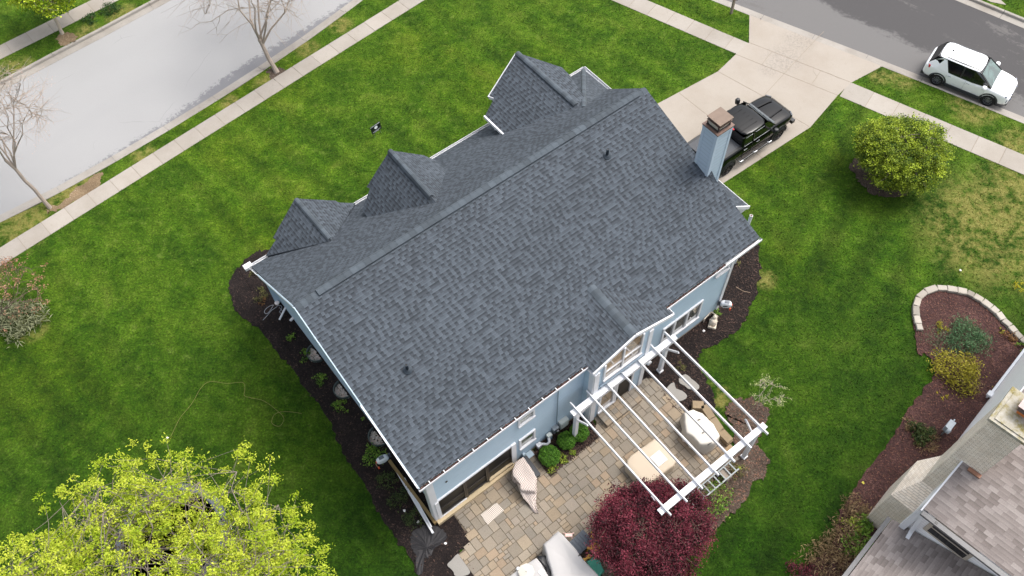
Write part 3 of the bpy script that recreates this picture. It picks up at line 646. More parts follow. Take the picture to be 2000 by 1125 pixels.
g = gutter(9.6, 10.0, 10.36, 4.5, 1, 'w'); gt3 = hp('gutter', g, M_TRIM)
g = gutter(9.6, 10.02, 14.32, 4.5, 1, 'w'); gt4 = hp('gutter', g, M_TRIM)
g = gutter(3.0, 21.4, 22.86, 2.88, 1); hp('gutter', g, M_TRIM)
g = gutter(12.0, 22.95, 21.36, 2.88, 1, 'w'); hp('gutter', g, M_TRIM)
g = hb(); g.box((2.95, 23.0, 2.82), (.35, .25, .16)); g.box((3.9, 22.97, 2.7), (.8, .22, .1)); hp('gutter_end', g, M_TRIM)

# ridge caps: overlapped bent pieces
def ridge(name, a, b, n, slope, wd=.17, lift=.05, start=0, parent=None):
    a = Vector(a); b = Vector(b); d = (b-a)/n; sd_ = Vector((-d.y, d.x, 0)).normalized(); g = hb()
    for k in range(start, n):
        g.col = random.choice([.8, .9, 1.0, 1.08, 1.2]); p = a+d*(k-.06); q = a+d*(k+1); z0, z1 = lift+.016, lift+.004
        L0 = [p+Vector((0, 0, z0)), p+sd_*.06+Vector((0, 0, z0-.012)), p+sd_*wd+Vector((0, 0, z0-wd*slope[0])), p-sd_*.06+Vector((0, 0, z0-.012)), p-sd_*wd+Vector((0, 0, z0-wd*slope[1]))]
        L1 = [q+Vector((0, 0, z1)), q+sd_*.06+Vector((0, 0, z1-.012)), q+sd_*wd+Vector((0, 0, z1-wd*slope[0])), q-sd_*.06+Vector((0, 0, z1-.012)), q-sd_*wd+Vector((0, 0, z1-wd*slope[1]))]
        g.poly([L0[0], L1[0], L1[1], L0[1]]); g.poly([L0[1], L1[1], L1[2], L0[2]]); g.poly([L0[0], L0[3], L1[3], L1[0]]); g.poly([L0[3], L0[4], L1[4], L1[3]])
        for A in (L0, L1):
            h_ = Vector((0, 0, -lift)); g.poly([A[2], A[1], A[0], A[0]+h_, A[2]+h_]); g.poly([A[0], A[3], A[4], A[4]+h_, A[0]+h_])
        h_ = Vector((0, 0, -lift-.0)); g.poly([L0[2], L1[2], L1[2]+h_, L0[2]+h_]); g.poly([L0[4], L0[4]+h_, L1[4]+h_, L1[4]])
    return hp(name, g, M_CAP, parent)
M_CAP = plain('ridge_cap_shingle', '434b52', .9, var=.1, scale=3, bump=.5, bscale=40, attr=True)
ridge('ridge_cap', (3.0, 17.1, 7.27), (3.9, 17.1, 7.27), 4, (.7, .37), lift=.008)
ridge('ridge_cap', (3.9, 17.1, 7.277), (19.0, 17.1, 7.277), 54, (.7, .37), wd=.165, lift=.075)
ridge('ridge_cap', (19.0, 17.1, 7.27), (19.45, 17.1, 7.27), 2, (.7, .37), lift=.008)
ridge('hip_cap', (21.28, 22.83, 2.92), (17.7, 18.82, 5.99), 26, (.75, .75), wd=.12, lift=.006)

# dormers
def dormer(L, Rr, caps, sl, n, lift=.06):
    d = hb(); d.slab(L, .10, (0, 1, 0), random.random()); d.slab(Rr, .10, (0, 1, 0), random.random()); o = hp('dormer', d, M_ROOF)
    ridge('ridge_cap', caps[0], caps[1], n, (sl, sl), wd=.12, lift=lift, parent=o); return o
d1 = dormer([(17.7, 19.17, 5.7), (17.68, 23.4, 5.7), (15.7, 22.85, 4.7), (15.78, 22.6, 4.74), (15.0, 22.3, 4.35), (15.0, 20.93, 4.35)],
            [(17.7, 19.17, 5.7), (17.68, 23.4, 5.7), (19.05, 21.85, 5.12), (18.98, 21.2, 5.15), (18.5, 19.7, 5.33)], ((17.69, 23.35, 5.7), (17.69, 19.3, 5.7)), .5, 14)
g = hb(); g.bar((14.98, 22.32, 4.29), (14.98, 20.9, 4.29), .07, .15); g.bar((15.76, 22.62, 4.64), (15.68, 22.88, 4.6), .05, .15); g.bar((17.66, 23.42, 5.6), (15.66, 22.9, 4.6), .04, .14)
g.box((15.28, 21.85, 3.6), (.16, .1, 1.3)); hp('dormer_trim', g, M_TRIM, d1)
g = hb(); g.poly([(15.3, 21.75, 3.0), (15.3, 20.6, 3.8), (15.3, 20.6, 4.4), (15.3, 21.75, 4.4)]); g.poly([(15.3, 21.75, 2.6), (18.9, 21.75, 2.6), (18.9, 21.75, 5.0), (17.68, 21.75, 5.6), (15.3, 21.75, 4.42)]); hp('dormer_wall', g, M_SIDING, d1)
g = hb()
for i in range(2): g.poly([(16.2+i*1.1, 21.77, 3.4), (17.1+i*1.1, 21.77, 3.4), (17.1+i*1.1, 21.77, 4.5), (16.2+i*1.1, 21.77, 4.5)])
hp('window', g, M_GLASS_D, d1)
d2 = dormer([(9.8, 18.38, 6.3), (9.87, 21.73, 6.3), (8.5, 21.74, 5.0), (8.55, 21.55, 5.02), (7.88, 21.3, 4.40), (7.8, 20.4, 4.45)],
            [(9.8, 18.38, 6.3), (9.87, 21.73, 6.3), (11.35, 21.7, 4.92), (11.75, 21.4, 4.52), (11.75, 20.6, 4.52)], ((9.86, 21.7, 6.3), (9.81, 18.75, 6.3)), .9, 9)
g = hb(); g.poly([(8.0, 21.3, 3.9), (11.6, 21.3, 3.9), (11.6, 21.3, 4.55), (9.87, 21.3, 6.1), (8.0, 21.3, 4.5)]); hp('dormer_wall', g, M_SIDING, d2)
d3 = dormer([(6.03, 20.6, 4.62), (5.96, 23.4, 4.62), (4.4, 23.1, 3.5), (4.45, 22.92, 3.52), (3.75, 22.86, 2.99)],
            [(6.03, 20.6, 4.62), (5.96, 23.4, 4.62), (7.5, 23.12, 3.5), (7.55, 22.95, 3.5), (8.25, 22.86, 2.97)], ((5.97, 23.35, 4.62), (6.02, 20.75, 4.62)), .7, 9, lift=.02)
g = hb(); g.poly([(4.2, 22.9, 2.8), (7.7, 22.9, 2.8), (7.5, 22.9, 3.4), (5.96, 22.9, 4.45), (4.4, 22.9, 3.4)]); hp('dormer_wall', g, M_SIDING_W, d3)
ridge('ridge_cap', (12.35, 12.1, 5.43), (12.35, 9.65, 5.23), 12, (.34, .34), wd=.19, lift=.006)

# vents through the roof
def vent(u, w_, name='vent_pipe'):
    z = zB(w_); g = hb(); tilt = Matrix.Rotation(math.atan(.377), 4, 'X')
    g.lathe([(.17, 0), (.165, .02), (.14, .03), (.10, .05), (.075, .09)], 18, (u, w_, z+.005), tilt); o = hp(name, g, M_PVC, smooth=True)
    g = hb(); g.lathe([(.06, -.05), (.058, .38), (.066, .39), (.066, .42), (.046, .42), (.046, .15), (0, .15)], 14, (u, w_, z)); hp('pipe', g, plain('vent_pipe', '2c3741', .5), o, smooth=True)
    g = hb(); g.lathe([(.043, 0), (0, .001)], 14, (u, w_, z+.40)); hp('opening', g, M_BLACKP, o)
vent(4.93, 13.3); vent(16.2, 15.7)

# chimney in lap siding with a metal cap
g = hb(); cx0, cx1, cw0, cw1 = 19.2, 20.0, 12.98, 13.72
g.box((19.6, 13.35, 4.2), (.8, .74, 8.0)); ch = hp('chimney', g, siding('chimney_siding', 'aebfcd', lap=.2))
g = hb()
for u in (19.2, 20.0):
    for w_ in (12.98, 13.72): g.box((u+(.04 if u < 19.5 else -.04), w_+(.04 if w_ < 13.3 else -.04), 4.1), (.12, .12, 8.05))
g.box((19.6, 13.35, 8.12), (.86, .80, .12)); hp('chimney_trim', g, plain('chimney_trim', 'b4c4d1', .5, var=.05), ch)
g = hb(); g.box((19.6, 13.35, 8.2), (.9, .84, .05)); g.box((19.6, 13.35, 8.48), (.70, .66, .03)); cc = hp('chimney_cap', g, plain('cap_frame_metal', '6a554c', .5, .3, var=.2))
cc.parent = ch
g = hb()
for u in (19.3, 19.9):
    for w_ in (13.07, 13.63): g.box((u, w_, 8.36), (.05, .05, .28))
g.box((19.6, 13.35, 8.24), (.68, .62, .03)); g.box((19.6, 13.05, 8.44), (.62, .02, .07)); g.box((19.28, 13.35, 8.44), (.02, .6, .07)); hp('cap_frame', g, plain('cap_bar', '3f3b3c', .4, .5), cc)
g = hb(); g.lathe([(.15, 0), (.15, .22), (.10, .24)], 14, (19.6, 13.35, 8.22)); g.poly([(19.32, 13.09, 8.26), (19.88, 13.09, 8.26), (19.88, 13.02, 8.5), (19.32, 13.02, 8.5)]); g.poly([(19.32, 13.1, 8.26), (19.32, 13.62, 8.26), (19.24, 13.62, 8.5), (19.24, 13.1, 8.5)]); hp('flue', g, plain('flue_steel', 'd8d3c4', .35, .2, var=.3, scale=4), cc)
g = hb(); g.slab([(19.24, 13.0, 8.64), (19.96, 13.0, 8.64), (19.96, 13.70, 8.64), (19.24, 13.70, 8.64)], .03, (1, 0, 0)); hp('cap_lid', g, M_RUST, cc)
g = hb(); g.slab([(19.25, 12.97, 5.85), (19.42, 12.6, 5.62), (19.42, 12.97, 5.78)], .02, (1, 0, 0)); g.slab([(19.1, 13.0, 5.74), (19.42, 12.98, 5.95), (19.42, 12.55, 5.57)], .03, (1, 0, 0)); hp('cricket', g, M_ROOF)

# windows of the rear wall
def window(u0_, u1_, z0, z1, wv, fr=.09, mull=(), bars=(), gmat=None, parent=None):
    g = hb(); y = wv-.03
    g.box(((u0_+u1_)/2, y, z1-fr/2), (u1_-u0_, .07, fr)); g.box(((u0_+u1_)/2, y-.02, z0+fr/2), (u1_-u0_, .11, fr))
    g.box((u0_+fr/2, y, (z0+z1)/2), (fr, .068, z1-z0-2*fr)); g.box((u1_-fr/2, y, (z0+z1)/2), (fr, .068, z1-z0-2*fr))
    for m_ in mull: g.box((m_, y, (z0+z1)/2), (fr, .068, z1-z0-2*fr))
    for b in bars: g.box(((u0_+u1_)/2, y, b), (u1_-u0_-2*fr, .05, .06))
    o = hp('window', g, M_TRIM, parent)
    g = hb(); xs = [u0_+fr]+[v for m_ in mull for v in (m_-fr/2, m_+fr/2)]+[u1_-fr]
    for a, b in zip(xs[::2], xs[1::2]): g.poly([(a, wv-.012, z0+fr), (b, wv-.012, z0+fr), (b, wv-.012, z1-fr), (a, wv-.012, z1-fr)])
    hp('pane', g, gmat or M_GLASS, o); return o
window(7.25, 8.03, 3.3, 3.96, 10.1); window(7.27, 8.06, 1.04, 1.98, 10.1)
window(17.25, 18.02, 3.68, 4.36, 10.1)
window(14.68, 16.92, .92, 2.36, 10.1, fr=.10, mull=(15.36, 16.1), gmat=glass('curtained_glass', '6f706e'))
g = hb()
for u, zt in ((10.925, 4.60), (11.84, 4.92), (12.775, 4.94)): g.box((u, 9.54, (3.43+zt)/2), (.08, .068, zt-3.43))
g.box((11.85, 9.52, 3.385), (1.94, .11, .09)); g.box((11.38, 9.54, 3.98), (.83, .05, .06)); g.box((12.31, 9.54, 4.05), (.85, .05, .06)); gw = hp('gable_window', g, M_TRIM)
for q in ([(10.965, 3.43), (11.80, 3.43), (11.80, 4.90), (10.965, 4.60)], [(11.88, 3.43), (12.735, 3.43), (12.735, 4.94), (12.35, 5.06), (11.88, 4.92)]):
    g = hb(); g.poly([(u, 9.556, z) for u, z in q]); hp('pane', g, glass('gable_glass', 'a08c72', .03), gw)
# doors: the screened wall of three dark panels, and the glazed door of the bump-out
g = hb(); g.box((5.2, 10.07, 2.02), (3.7, .06, .10)); g.box((6.98, 10.06, 1.05), (.22, .09, 2.1)); g.box((3.40, 10.06, 1.0), (.16, .09, 2.0)); g.box((4.0, 10.05, .26), (1.25, .08, .14)); sf = hp('screen_wall', g, M_TRIM)
g = hb(); g.box((5.12, 9.99, .12), (3.86, .22, .24)); g.box((6.3, 10.03, .33), (1.15, .1, .18)); hp('sill', g, M_TIMBER, sf)
for a, b in ((3.48, 4.62), (4.70, 5.66), (5.74, 6.86)):
    g = hb(); g.poly([(a, 10.085, .26), (b, 10.085, .26), (b, 10.085, 1.97), (a, 10.085, 1.97)]); pn = hp('screen_panel', g, M_DARK, sf)
    g = hb(); g.box((a, 10.06, 1.1), (.07, .05, 1.7)); g.box((b, 10.06, 1.1), (.07, .05, 1.7)); g.box(((a+b)/2, 10.06, .36), (b-a, .05, .10)); g.box(((a+b)/2, 10.06, 1.05), (b-a, .03, .03)); hp('panel_frame', g, M_DARKF, pn)
window(10.85, 11.72, .4, 2.5, 9.57, fr=.1, gmat=glass('door_glass', '8f7d68', .03))
g = hb(); g.box((11.78, 9.54, 1.3), (.09, .08, 2.4)); g.box((12.62, 9.54, 1.3), (.09, .08, 2.4)); g.box((12.2, 9.54, 2.5), (.9, .08, .09)); g.box((12.2, 9.53, .2), (.95, .12, .06)); dr_ = hp('door', g, M_TRIM)
g = hb(); g.poly([(11.83, 9.555, .22), (12.57, 9.555, .22), (12.57, 9.555, 2.45), (11.83, 9.555, 2.45)]); hp('door_panel', g, M_DARK, dr_)
g = hb(); g.box((11.95, 9.52, 1.15), (.03, .06, .22)); hp('handle', g, M_BLACKP, dr_)
g = hb(); g.box((11.85, 9.5, 3.1), (2.2, .08, .10)); hp('ledger', g, plain('ledger', '8796a3', .5))
# garage doors on the street side
for w_ in (14.6, 18.4):
    g = hb(); g.box((20.93, w_, 1.15), (.06, 2.7, 2.25)); o = hp('garage_door', g, M_TRIM)
    g = hb()
    for k in range(4): g.box((20.97, w_, .32+k*.55), (.03, 2.55, .46))
    hp('door_panel', g, plain('door_panel', 'e3e5e8', .5), o)
# services on the rear wall
g = hb(); g.tube([(9.13, 10.05, .9), (9.13, 10.05, 4.45)], .022, 8); cd = hp('conduit', g, plain('conduit_grey', '6f8290', .5))
g = hb(); g.box((9.02, 10.0, .62), (.26, .18, .36)); mb_ = hp('electric_meter', g, M_STEEL); g = hb(); g.lathe([(.09, 0), (.09, .06), (.07, .1), (0, .1)], 14, (9.02, 9.91, .68), Matrix.Rotation(R_(90), 4, 'X')); hp('dial', g, M_GLASS_D, mb_)
g = hb(); g.box((9.44, 10.0, .66), (.40, .19, .52)); bx = hp('breaker_box', g, plain('breaker_box', 'b7bdb9', .5)); g = hb(); g.box((9.44, 9.895, .64), (.32, .02, .42)); hp('box_door', g, plain('box_door', '9fa7a6', .5), bx)
g = hb(); g.box((8.70, 9.98, .52), (.2, .16, .14)); gm = hp('gas_meter', g, plain('gas_meter', 'c9cfc9', .5)); g = hb(); g.tube([(8.62, 9.95, .48), (8.62, 9.95, .03)], .045, 8); g.tube([(8.78, 9.95, .48), (8.78, 9.95, .03)], .045, 8); g.box((8.7, 9.95, .25), (.2, .1, .2)); hp('pipework', g, plain('pipe_blue_grey', '5f7688', .5), gm)
g = hb(); g.tube([(8.25, 9.98, .30), (8.42, 9.80, .34), (8.55, 9.78, .42), (8.62, 9.9, .5)], .055, 10); g.box((8.18, 9.98, .25), (.2, .18, .2)); hp('vent_elbow', g, M_TRIM, smooth=False)
g = hb(); g.box((7.6, 9.95, .12), (.45, .25, .06)); g.box((7.45, 10.02, .28), (.12, .1, .3)); hp('meter_shelf', g, M_RAKE)
g = hb(); g.box((13.95, 9.98, .62), (.2, .2, .2)); g.lathe([(.10, 0), (.12, .1), (0, .12)], 12, (13.95, 9.9, .62), Matrix.Rotation(R_(90), 4, 'X')); hp('dryer_vent', g, M_TRIM)
g = hb(); g.lathe([(.05, 0), (.05, .02), (0, .03)], 10, (4.0, 10.07, 3.2), Matrix.Rotation(R_(90), 4, 'X')); hp('camera', g, M_BLACKP)
# white pipe rising past the east rake
bp = UW(1467.5, 421, 3.6); g = hb(); g.tube([(bp[0], bp[1], 0), (bp[0], bp[1], 3.6)], .07, 12); st = hp('vent_stack', g, M_TRIM, smooth=False); g = hb(); g.lathe([(.052, 0), (0, .001)], 12, (bp[0], bp[1], 3.605)); hp('opening', g, plain('pipe_inside', '6b5550', .9), st)
# timber sill along the west foundation
g = hb(); g.box((3.12, 11.6, .16), (.12, 3.2, .2)); hp('foundation_board', g, plain('foundation_timber', '7d6740', .7))
g = hb(); g.poly([(3.2, 10.08, 0), (18.3, 10.08, 0), (18.3, 10.08, .14), (3.2, 10.08, .14)]); hp('foundation', g, plain('foundation_concrete', 'a69a8c', .9, var=.2))

# ================================================================== the neighbour's house (south-east corner)
NR = TH+R_(7.5); NO = H(15.2, -.95)
nh = thing('house', 'white and cream brick house with taupe shingle roofs in the lower right corner', 'house', NO, NR)
def npart(name, mb, mat, parent=None, **k): return mb.build(name, mat, parent or nh, **k)
g = MB(); g.slab([(0, -14, 5.4), (0, .02, 5.4), (6.5, .02, 8.65), (6.5, -14, 8.65)], .12, (0, 1, 0)); g.slab([(13, -14, 5.4), (13, .02, 5.4), (6.5, .02, 8.65), (6.5, -14, 8.65)], .12, (0, 1, 0)); npart('roof', g, M_ROOF2)
g = MB(); g.slab([(-9, .34, 2.95), (.25, .34, 2.95), (.25, -5, 5.1), (-9, -5, 5.1)], .12, (1, 0, 0), .4); npart('wing_roof', g, M_ROOF2)
g = MB(); g.poly([(.3, -14, 0), (.3, -.02, 0), (.3, -.02, 5.35), (.3, -14, 5.35)]); g.poly([(.3, -.05, 0), (12.7, -.05, 0), (12.7, -.05, 5.4), (6.5, -.05, 8.45), (.3, -.05, 5.38)]); g.poly([(12.7, -.05, 0), (12.7, -14, 0), (12.7, -14, 5.4), (12.7, -.05, 5.4)])
g.poly([(-9, .1, 0), (.3, .1, 0), (.3, .1, 2.8), (-9, .1, 2.8)]); g.poly([(-9, .1, 0), (-9, -8, 0), (-9, -8, 2.8), (-9, .1, 2.8)]); npart('wall', g, M_SIDING_W)
# brick: chimney breast, shoulders and flue
def bricks():
    t = NT('cream_brick'); p = t.obj(); s = t.n('SeparateXYZ'); t.l(p, s.inputs[0])
    cx = t.n('CombineXYZ'); t.l(t.math('ADD', s.outputs[0], s.outputs[1]), cx.inputs[0]); t.l(s.outputs[2], cx.inputs[1])
    br = t.n('TexBrick'); t.l(cx.outputs[0], br.inputs['Vector']); br.inputs['Scale'].default_value = 1; br.inputs['Brick Width'].default_value = .21; br.inputs['Row Height'].default_value = .072; br.inputs['Mortar Size'].default_value = .008
    br.inputs['Color1'].default_value = lin('f7ecdd'); br.inputs['Color2'].default_value = lin('e8d9c6'); br.inputs['Mortar'].default_value = lin('b8aa98')
    n = t.noise(p, 1.5, 4); col = t.mix(1.0, br.outputs['Color'], t.ramp(n, [(.3, .85), (.7, 1.08)]), 'MULTIPLY')
    sp = t.math('GREATER_THAN', t.noise(cx.outputs[0], 9, 2, .9), .72); col = t.mix(t.math('MULTIPLY', sp, .6), col, lin('6d6154'))
    t.out(col, .85); t.bump(t.math('SUBTRACT', 1.0, br.outputs['Fac']), .6, .01); return t.m
M_BRICK = bricks()
g = MB()
g.prism([(1.0, -.05), (2.75, -.05), (2.75, .84), (1.0, .84)], 0, 2.9, top=False)
A = [(1.0, -.6, 2.9), (1.0, .84, 2.9), (2.75, .84, 2.9), (2.75, -.6, 2.9)]; B = [(1.75, -.6, 3.75), (1.75, .40, 3.75), (3.0, .40, 3.75), (3.0, -.6, 3.75)]
for k in range(4): g.poly([A[k], A[(k+1) % 4], B[(k+1) % 4], B[k]])
g.prism([(1.0, -.6), (1.04, -.6), (1.04, -.05), (1.0, -.05)], 0, 2.9)
g.prism([(1.75, -.62), (3.0, -.62), (3.0, .40), (1.75, .40)], 3.75, 9.0, top=True)
g.poly([(2.75, -.01, 0), (6.0, -.01, 0), (6.0, -.01, 5.3), (2.75, -.01, 5.3)]); npart('brick_chimney', g, M_BRICK); nch = [o for o in bpy.data.objects if o.name == 'brick_chimney'][0]
t = NT('mossy_mortar'); p = t.obj(); n = t.noise(p, 4, 5, .7); t.out(t.ramp(n, [(.3, 'e2ddd2'), (.5, 'c9c2ac'), (.62, 'a89b5e'), (.75, '8a8458')]), .95, k=.55); t.bump(n, .6, .02)
g = MB(); g.prism([(1.68, -.72), (3.12, -.72), (3.12, .47), (1.68, .47)], 9.0, 9.12); g.prism([(1.78, -.6), (3.0, -.6), (3.0, .35), (1.78, .35)], 9.12, 9.16); npart('chimney_crown', g, t.m, nch)
g = MB(); g.box((2.62, -.25, 9.26), (.5, .5, .2)); npart('flue_tile', g, plain('terracotta', 'c4743c', .8, var=.2), nch)
g = MB(); g.box((2.62, -.25, 9.42), (.62, .62, .12)); g.box((2.62, -.25, 9.6), (.72, .72, .06)); npart('flue_cap', g, plain('flue_cap_metal', '6b5e5e', .4, .5, var=.2), nch)
g = MB(); g.bar((-.12, -.0, 5.33), (-.12, -14, 5.33), .16, .12); g.bar((-.22, 0, 5.40), (-.22, -14, 5.40), .02, .05); ng = npart('gutter', g, plain('dark_gutter', '5a5a5c', .5, var=.3))
g = MB(); g.box((-.12, -.5, 5.395), (.09, .09, .01)); npart('outlet', g, M_BLACKP, ng)
g = MB(); g.bar((-9, .44, 2.88), (.25, .44, 2.88), .14, .10); npart('gutter', g, plain('dark_gutter', '5a5a5c', .5))
g = MB(); g.bar((-.05, .05, 5.30), (6.5, .05, 8.55), .05, .14); g.bar((-.05, .0, 5.2), (-.05, -14, 5.2), .1, .16); g.box((.22, -.02, 4.2), (.22, .2, 2.2)); npart('fascia', g, M_TRIM)
g = MB(); g.bar((.12, -.1, 5.18), (.12, -.3, 3.35), .12, .14); g.bar((.12, -.3, 3.35), (-.1, -.34, 3.2), .12, .12); npart('downspout', g, M_TRIM)
g = MB(); g.box((.27, -1.25, 4.32), (.06, 1.55, 1.05)); nw_ = npart('window', g, plain('window_frame_beige', 'b5aa9b', .6)); g = MB(); g.box((.235, -1.25, 4.32), (.02, 1.3, .8)); npart('pane', g, M_GLASS_D, nw_)
g = MB(); g.box((.22, -1.25, 4.32), (.02, 1.3, .04)); npart('glazing_bar', g, plain('window_frame_beige', 'b5aa9b', .6), nw_)
q = UW(1915, 728, .6)
g = MB(); g.box((1.66, -.42, 6.27), (.14, .42, .06)); npart('step_flashing', g, plain('rusted_flashing', '8a6450', .8, var=.5, scale=8))
g = MB(); g.box((8.8, .06, .35), (.24, .2, .12)); g.tube([(8.8, .05, .35), (8.8, .05, .02)], .04, 8); g.bar((8.9, .02, .1), (12.7, .02, .1), .1, .14); npart('wall_fittings', g, M_TRIM2)
# gas meter at the brick corner
b0 = P(1843, 843); gm = thing('gas_meter', 'grey gas meter on pipes at the foot of the cream brick chimney', 'gas meter', b0, NR)
g = MB(); g.box((0, 0, .55), (.42, .24, .34)); g.lathe([(.13, 0), (.13, .12), (.05, .16)], 14, (-.24, 0, .62), Matrix.Rotation(R_(90), 4, 'X')); g.build('meter_body', plain('meter_grey', '9aa4ad', .45, var=.2), gm)
g = MB(); g.tube([(.2, 0, .7), (.3, 0, .7), (.3, 0, 0)], .03, 8); g.tube([(-.2, 0, .4), (-.2, 0, 0)], .03, 8); g.build('pipe', M_STEEL, gm)

# ================================================================== pergola
pg = hthing('pergola', 'white pergola with seven rafters over the paved patio behind the house', 'pergola', 9.5, 4.6)
pb = lambda: hmb(9.5, 4.6)
for (u, w_) in ((9.52, 9.37), (14.3, 9.47), (14.3, 4.62), (9.55, 4.62)):
    g = pb(); g.box((u, w_, 1.35), (.155, .155, 2.7)); g.box((u, w_, .07), (.22, .22, .14)); g.build('post', M_TRIM, pg)
for w_ in (9.41, 4.62):
    g = pb()
    for s_ in (-.09, .09): g.bar((9.32, w_+s_, 2.66), (14.62, w_+s_, 2.66), .045, .19)
    if w_ < 5 or True: g.bar((9.30, w_, 2.775), (14.64, w_, 2.775), .24, .035)
    g.build('beam', M_TRIM, pg)
raf = [(9.52, 9.52), (10.32, 10.30), (11.12, 11.06), (11.88, 11.86), (12.72, 12.68), (13.56, 13.52), (14.38, 14.40)]
for a, b in raf:
    g = pb(); g.bar((a, 9.78, 2.86), (b, 4.28, 2.86), .045, .14); g.build('rafter', M_TRIM, pg)
g = pb()
for (u, w_, du, dw) in ((9.52, 9.37, .62, 0), (9.52, 9.37, 0, -.62), (14.3, 9.47, -.62, 0), (14.3, 9.47, 0, -.62), (14.3, 4.62, 0, .62), (14.3, 4.62, -.62, 0), (9.55, 4.62, 0, .62), (9.55, 4.62, .62, 0)):
    g.bar((u, w_, 2.02), (u+du, w_+dw, 2.62), .05, .09)
g.parts('brace', M_TRIM, pg)
# string lights hung under the rafters
slt = hthing('string_lights', 'black string lights with small dark bulbs hung along the pergola rafters', 'string lights', 11.0, 7.0, 2.7)
g = hmb(11.0, 7.0, 2.7); bl = hmb(11.0, 7.0, 2.7)
for k, (u, ) in enumerate([(10.32,), (11.1,), (11.9,), (13.54,)]):
    pts = []
    for i in range(25):
        w_ = 9.4-i*.2; sag = .05*abs(math.sin(i*math.pi/3)); pts.append((u+.04, w_, 2.80-sag))
        if i % 3 == 1: bl.lathe([(.018, 0), (.035, -.04), (.03, -.09), (0, -.11)], 8, (u+.045, w_, 2.78-sag))
    g.tube(pts, .010, 4)
g.parts('cable', M_BLACKP, slt); bl.parts('bulb', plain('bulb_dark', '2f3337', .15), slt)

# grey ladder laid along the outer side of the pergola
la, lb = UW(1326, 985, .5), UW(1430, 903, .5)
ld = hthing('ladder', 'weathered grey ladder lying beyond the outer beam of the white pergola', 'ladder', la[0], la[1], 0)
g = MB(); L_ = lb[0]-la[0]; g.bar((0, 0, .5), (L_, 0, .5), .05, .09); g.bar((0, -.42, .5), (L_, -.42, .5), .05, .09); g.parts('rail', plain('weathered_alu', '8f9494', .6, .2), ld)
g = MB()
for k in range(10): g.bar((.12+k*(L_-.24)/9, 0, .5), (.12+k*(L_-.24)/9, -.42, .5), .05, .04)
g.parts('rung', plain('weathered_alu', '8f9494', .6, .2), ld)
for k in range(2):
    g = MB(); g.box((.4+k*(L_-.9), -.21, .22), (.3, .5, .44)); g.parts('support', plain('support_stone', '8d8276', .9, var=.2), ld)

# low walls of tumbled stone blocks
M_STONE = concrete('stone_block', 'b8a180', '8a7c68', stain=.6).m
def block_wall(name, pix, label, h=.42, depth=.32, ln=.36, z=0.0, rows=3):
    pts = [P(*q) for q in pix]; o0 = pts[0]; t_ = thing(name, label, 'wall', (o0.x, o0.y, 0)); g = MB()
    for a, b in zip(pts, pts[1:]):
        d = b-a; n = max(1, int(d.length/ln)); an = math.atan2(d.y, d.x)
        for r in range(rows):
            for k in range(n):
                kk = random.uniform(.8, 1.15); g.col = tuple(kk*c for c in random.choice([(1, 1, 1), (1.08, 1, .9), (.9, .92, .95)])); p = a+d*((k+.5)/n)
                g.box((p.x-o0.x+random.gauss(0, .008), p.y-o0.y+random.gauss(0, .008), z+h/rows*(r+.5)), (d.length/n-.012, depth+random.uniform(-.02, .02), h/rows-.008), an+random.gauss(0, .01))
    g.build('block', M_STONE, t_); return t_
block_wall('stone_wall', C(3.629, 950, 620, [(1450, 645), (1530, 650), (1590, 740), (1650, 830), (1720, 905)]), 'low curved wall of tan stone blocks behind the white covered grill')
block_wall('stone_wall', [(1428, 880), (1400, 912), (1360, 948), (1325, 975)], 'low straight wall of tan stone blocks under the outer beam of the pergola')
s0 = UW(1164.5, 808, .25); st = hthing('patio_step', 'raised step of tan pavers below the glazed doors of the blue house', 'step', s0[0], s0[1])
g = MB(); x1, y0 = 1.9, -.85
for i in range(7):
    for j in range(4):
        k = random.uniform(.85, 1.1); g.col = tuple(k*c for c in random.choice([(1, 1, 1), (1.08, 1, .9), (.9, .92, .95)])); g.box((.13+i*.27, -.1-j*.215+.15, .135), (.255, .205, .27+random.uniform(-.004, .004)))
g.build('block', M_PAVER, st)

# ================================================================== loose things
def slab_stone(name, pix, label, z0=.03, th=.06, mat=None, group=None):
    pts = [P(*q) for q in pix]; c = sum(pts, Vector())/len(pts); q = smooth_poly(pts, 3, .006); g = MB(); g.prism([(p.x-c.x, p.y-c.y) for p in q], z0, z0+th)
    o = g.build(name, mat or concrete('flagstone', 'b9b6b0', '9c9892').m, loc=(c.x, c.y, 0)); tag(o, label, 'stepping stone', group); return o
M_FLAG = concrete('flagstone', 'bbb7b0', '9f9a93').m
slab_stone('stepping_stone', C(3.629, 950, 620, [(1410, 410), (1450, 440), (1505, 490), (1490, 520), (1440, 515), (1400, 490), (1365, 465), (1370, 430)]), 'flat grey stepping stone in black mulch under the pergola, the one nearer the lawn', mat=M_FLAG)
slab_stone('stepping_stone', C(3.629, 950, 620, [(1325, 465), (1345, 510), (1400, 535), (1420, 570), (1375, 598), (1330, 585), (1300, 550), (1275, 510)]), 'flat grey stepping stone in black mulch beside the pavers under the pergola', mat=M_FLAG)
slab_stone('stepping_stone', C(3.6875, 650, 820, [(825, 1050), (850, 1020), (900, 970), (930, 1010), (990, 1095), (960, 1125), (890, 1130), (860, 1085)]), 'grey flagstone at the lower left corner of the patio', mat=M_FLAG)

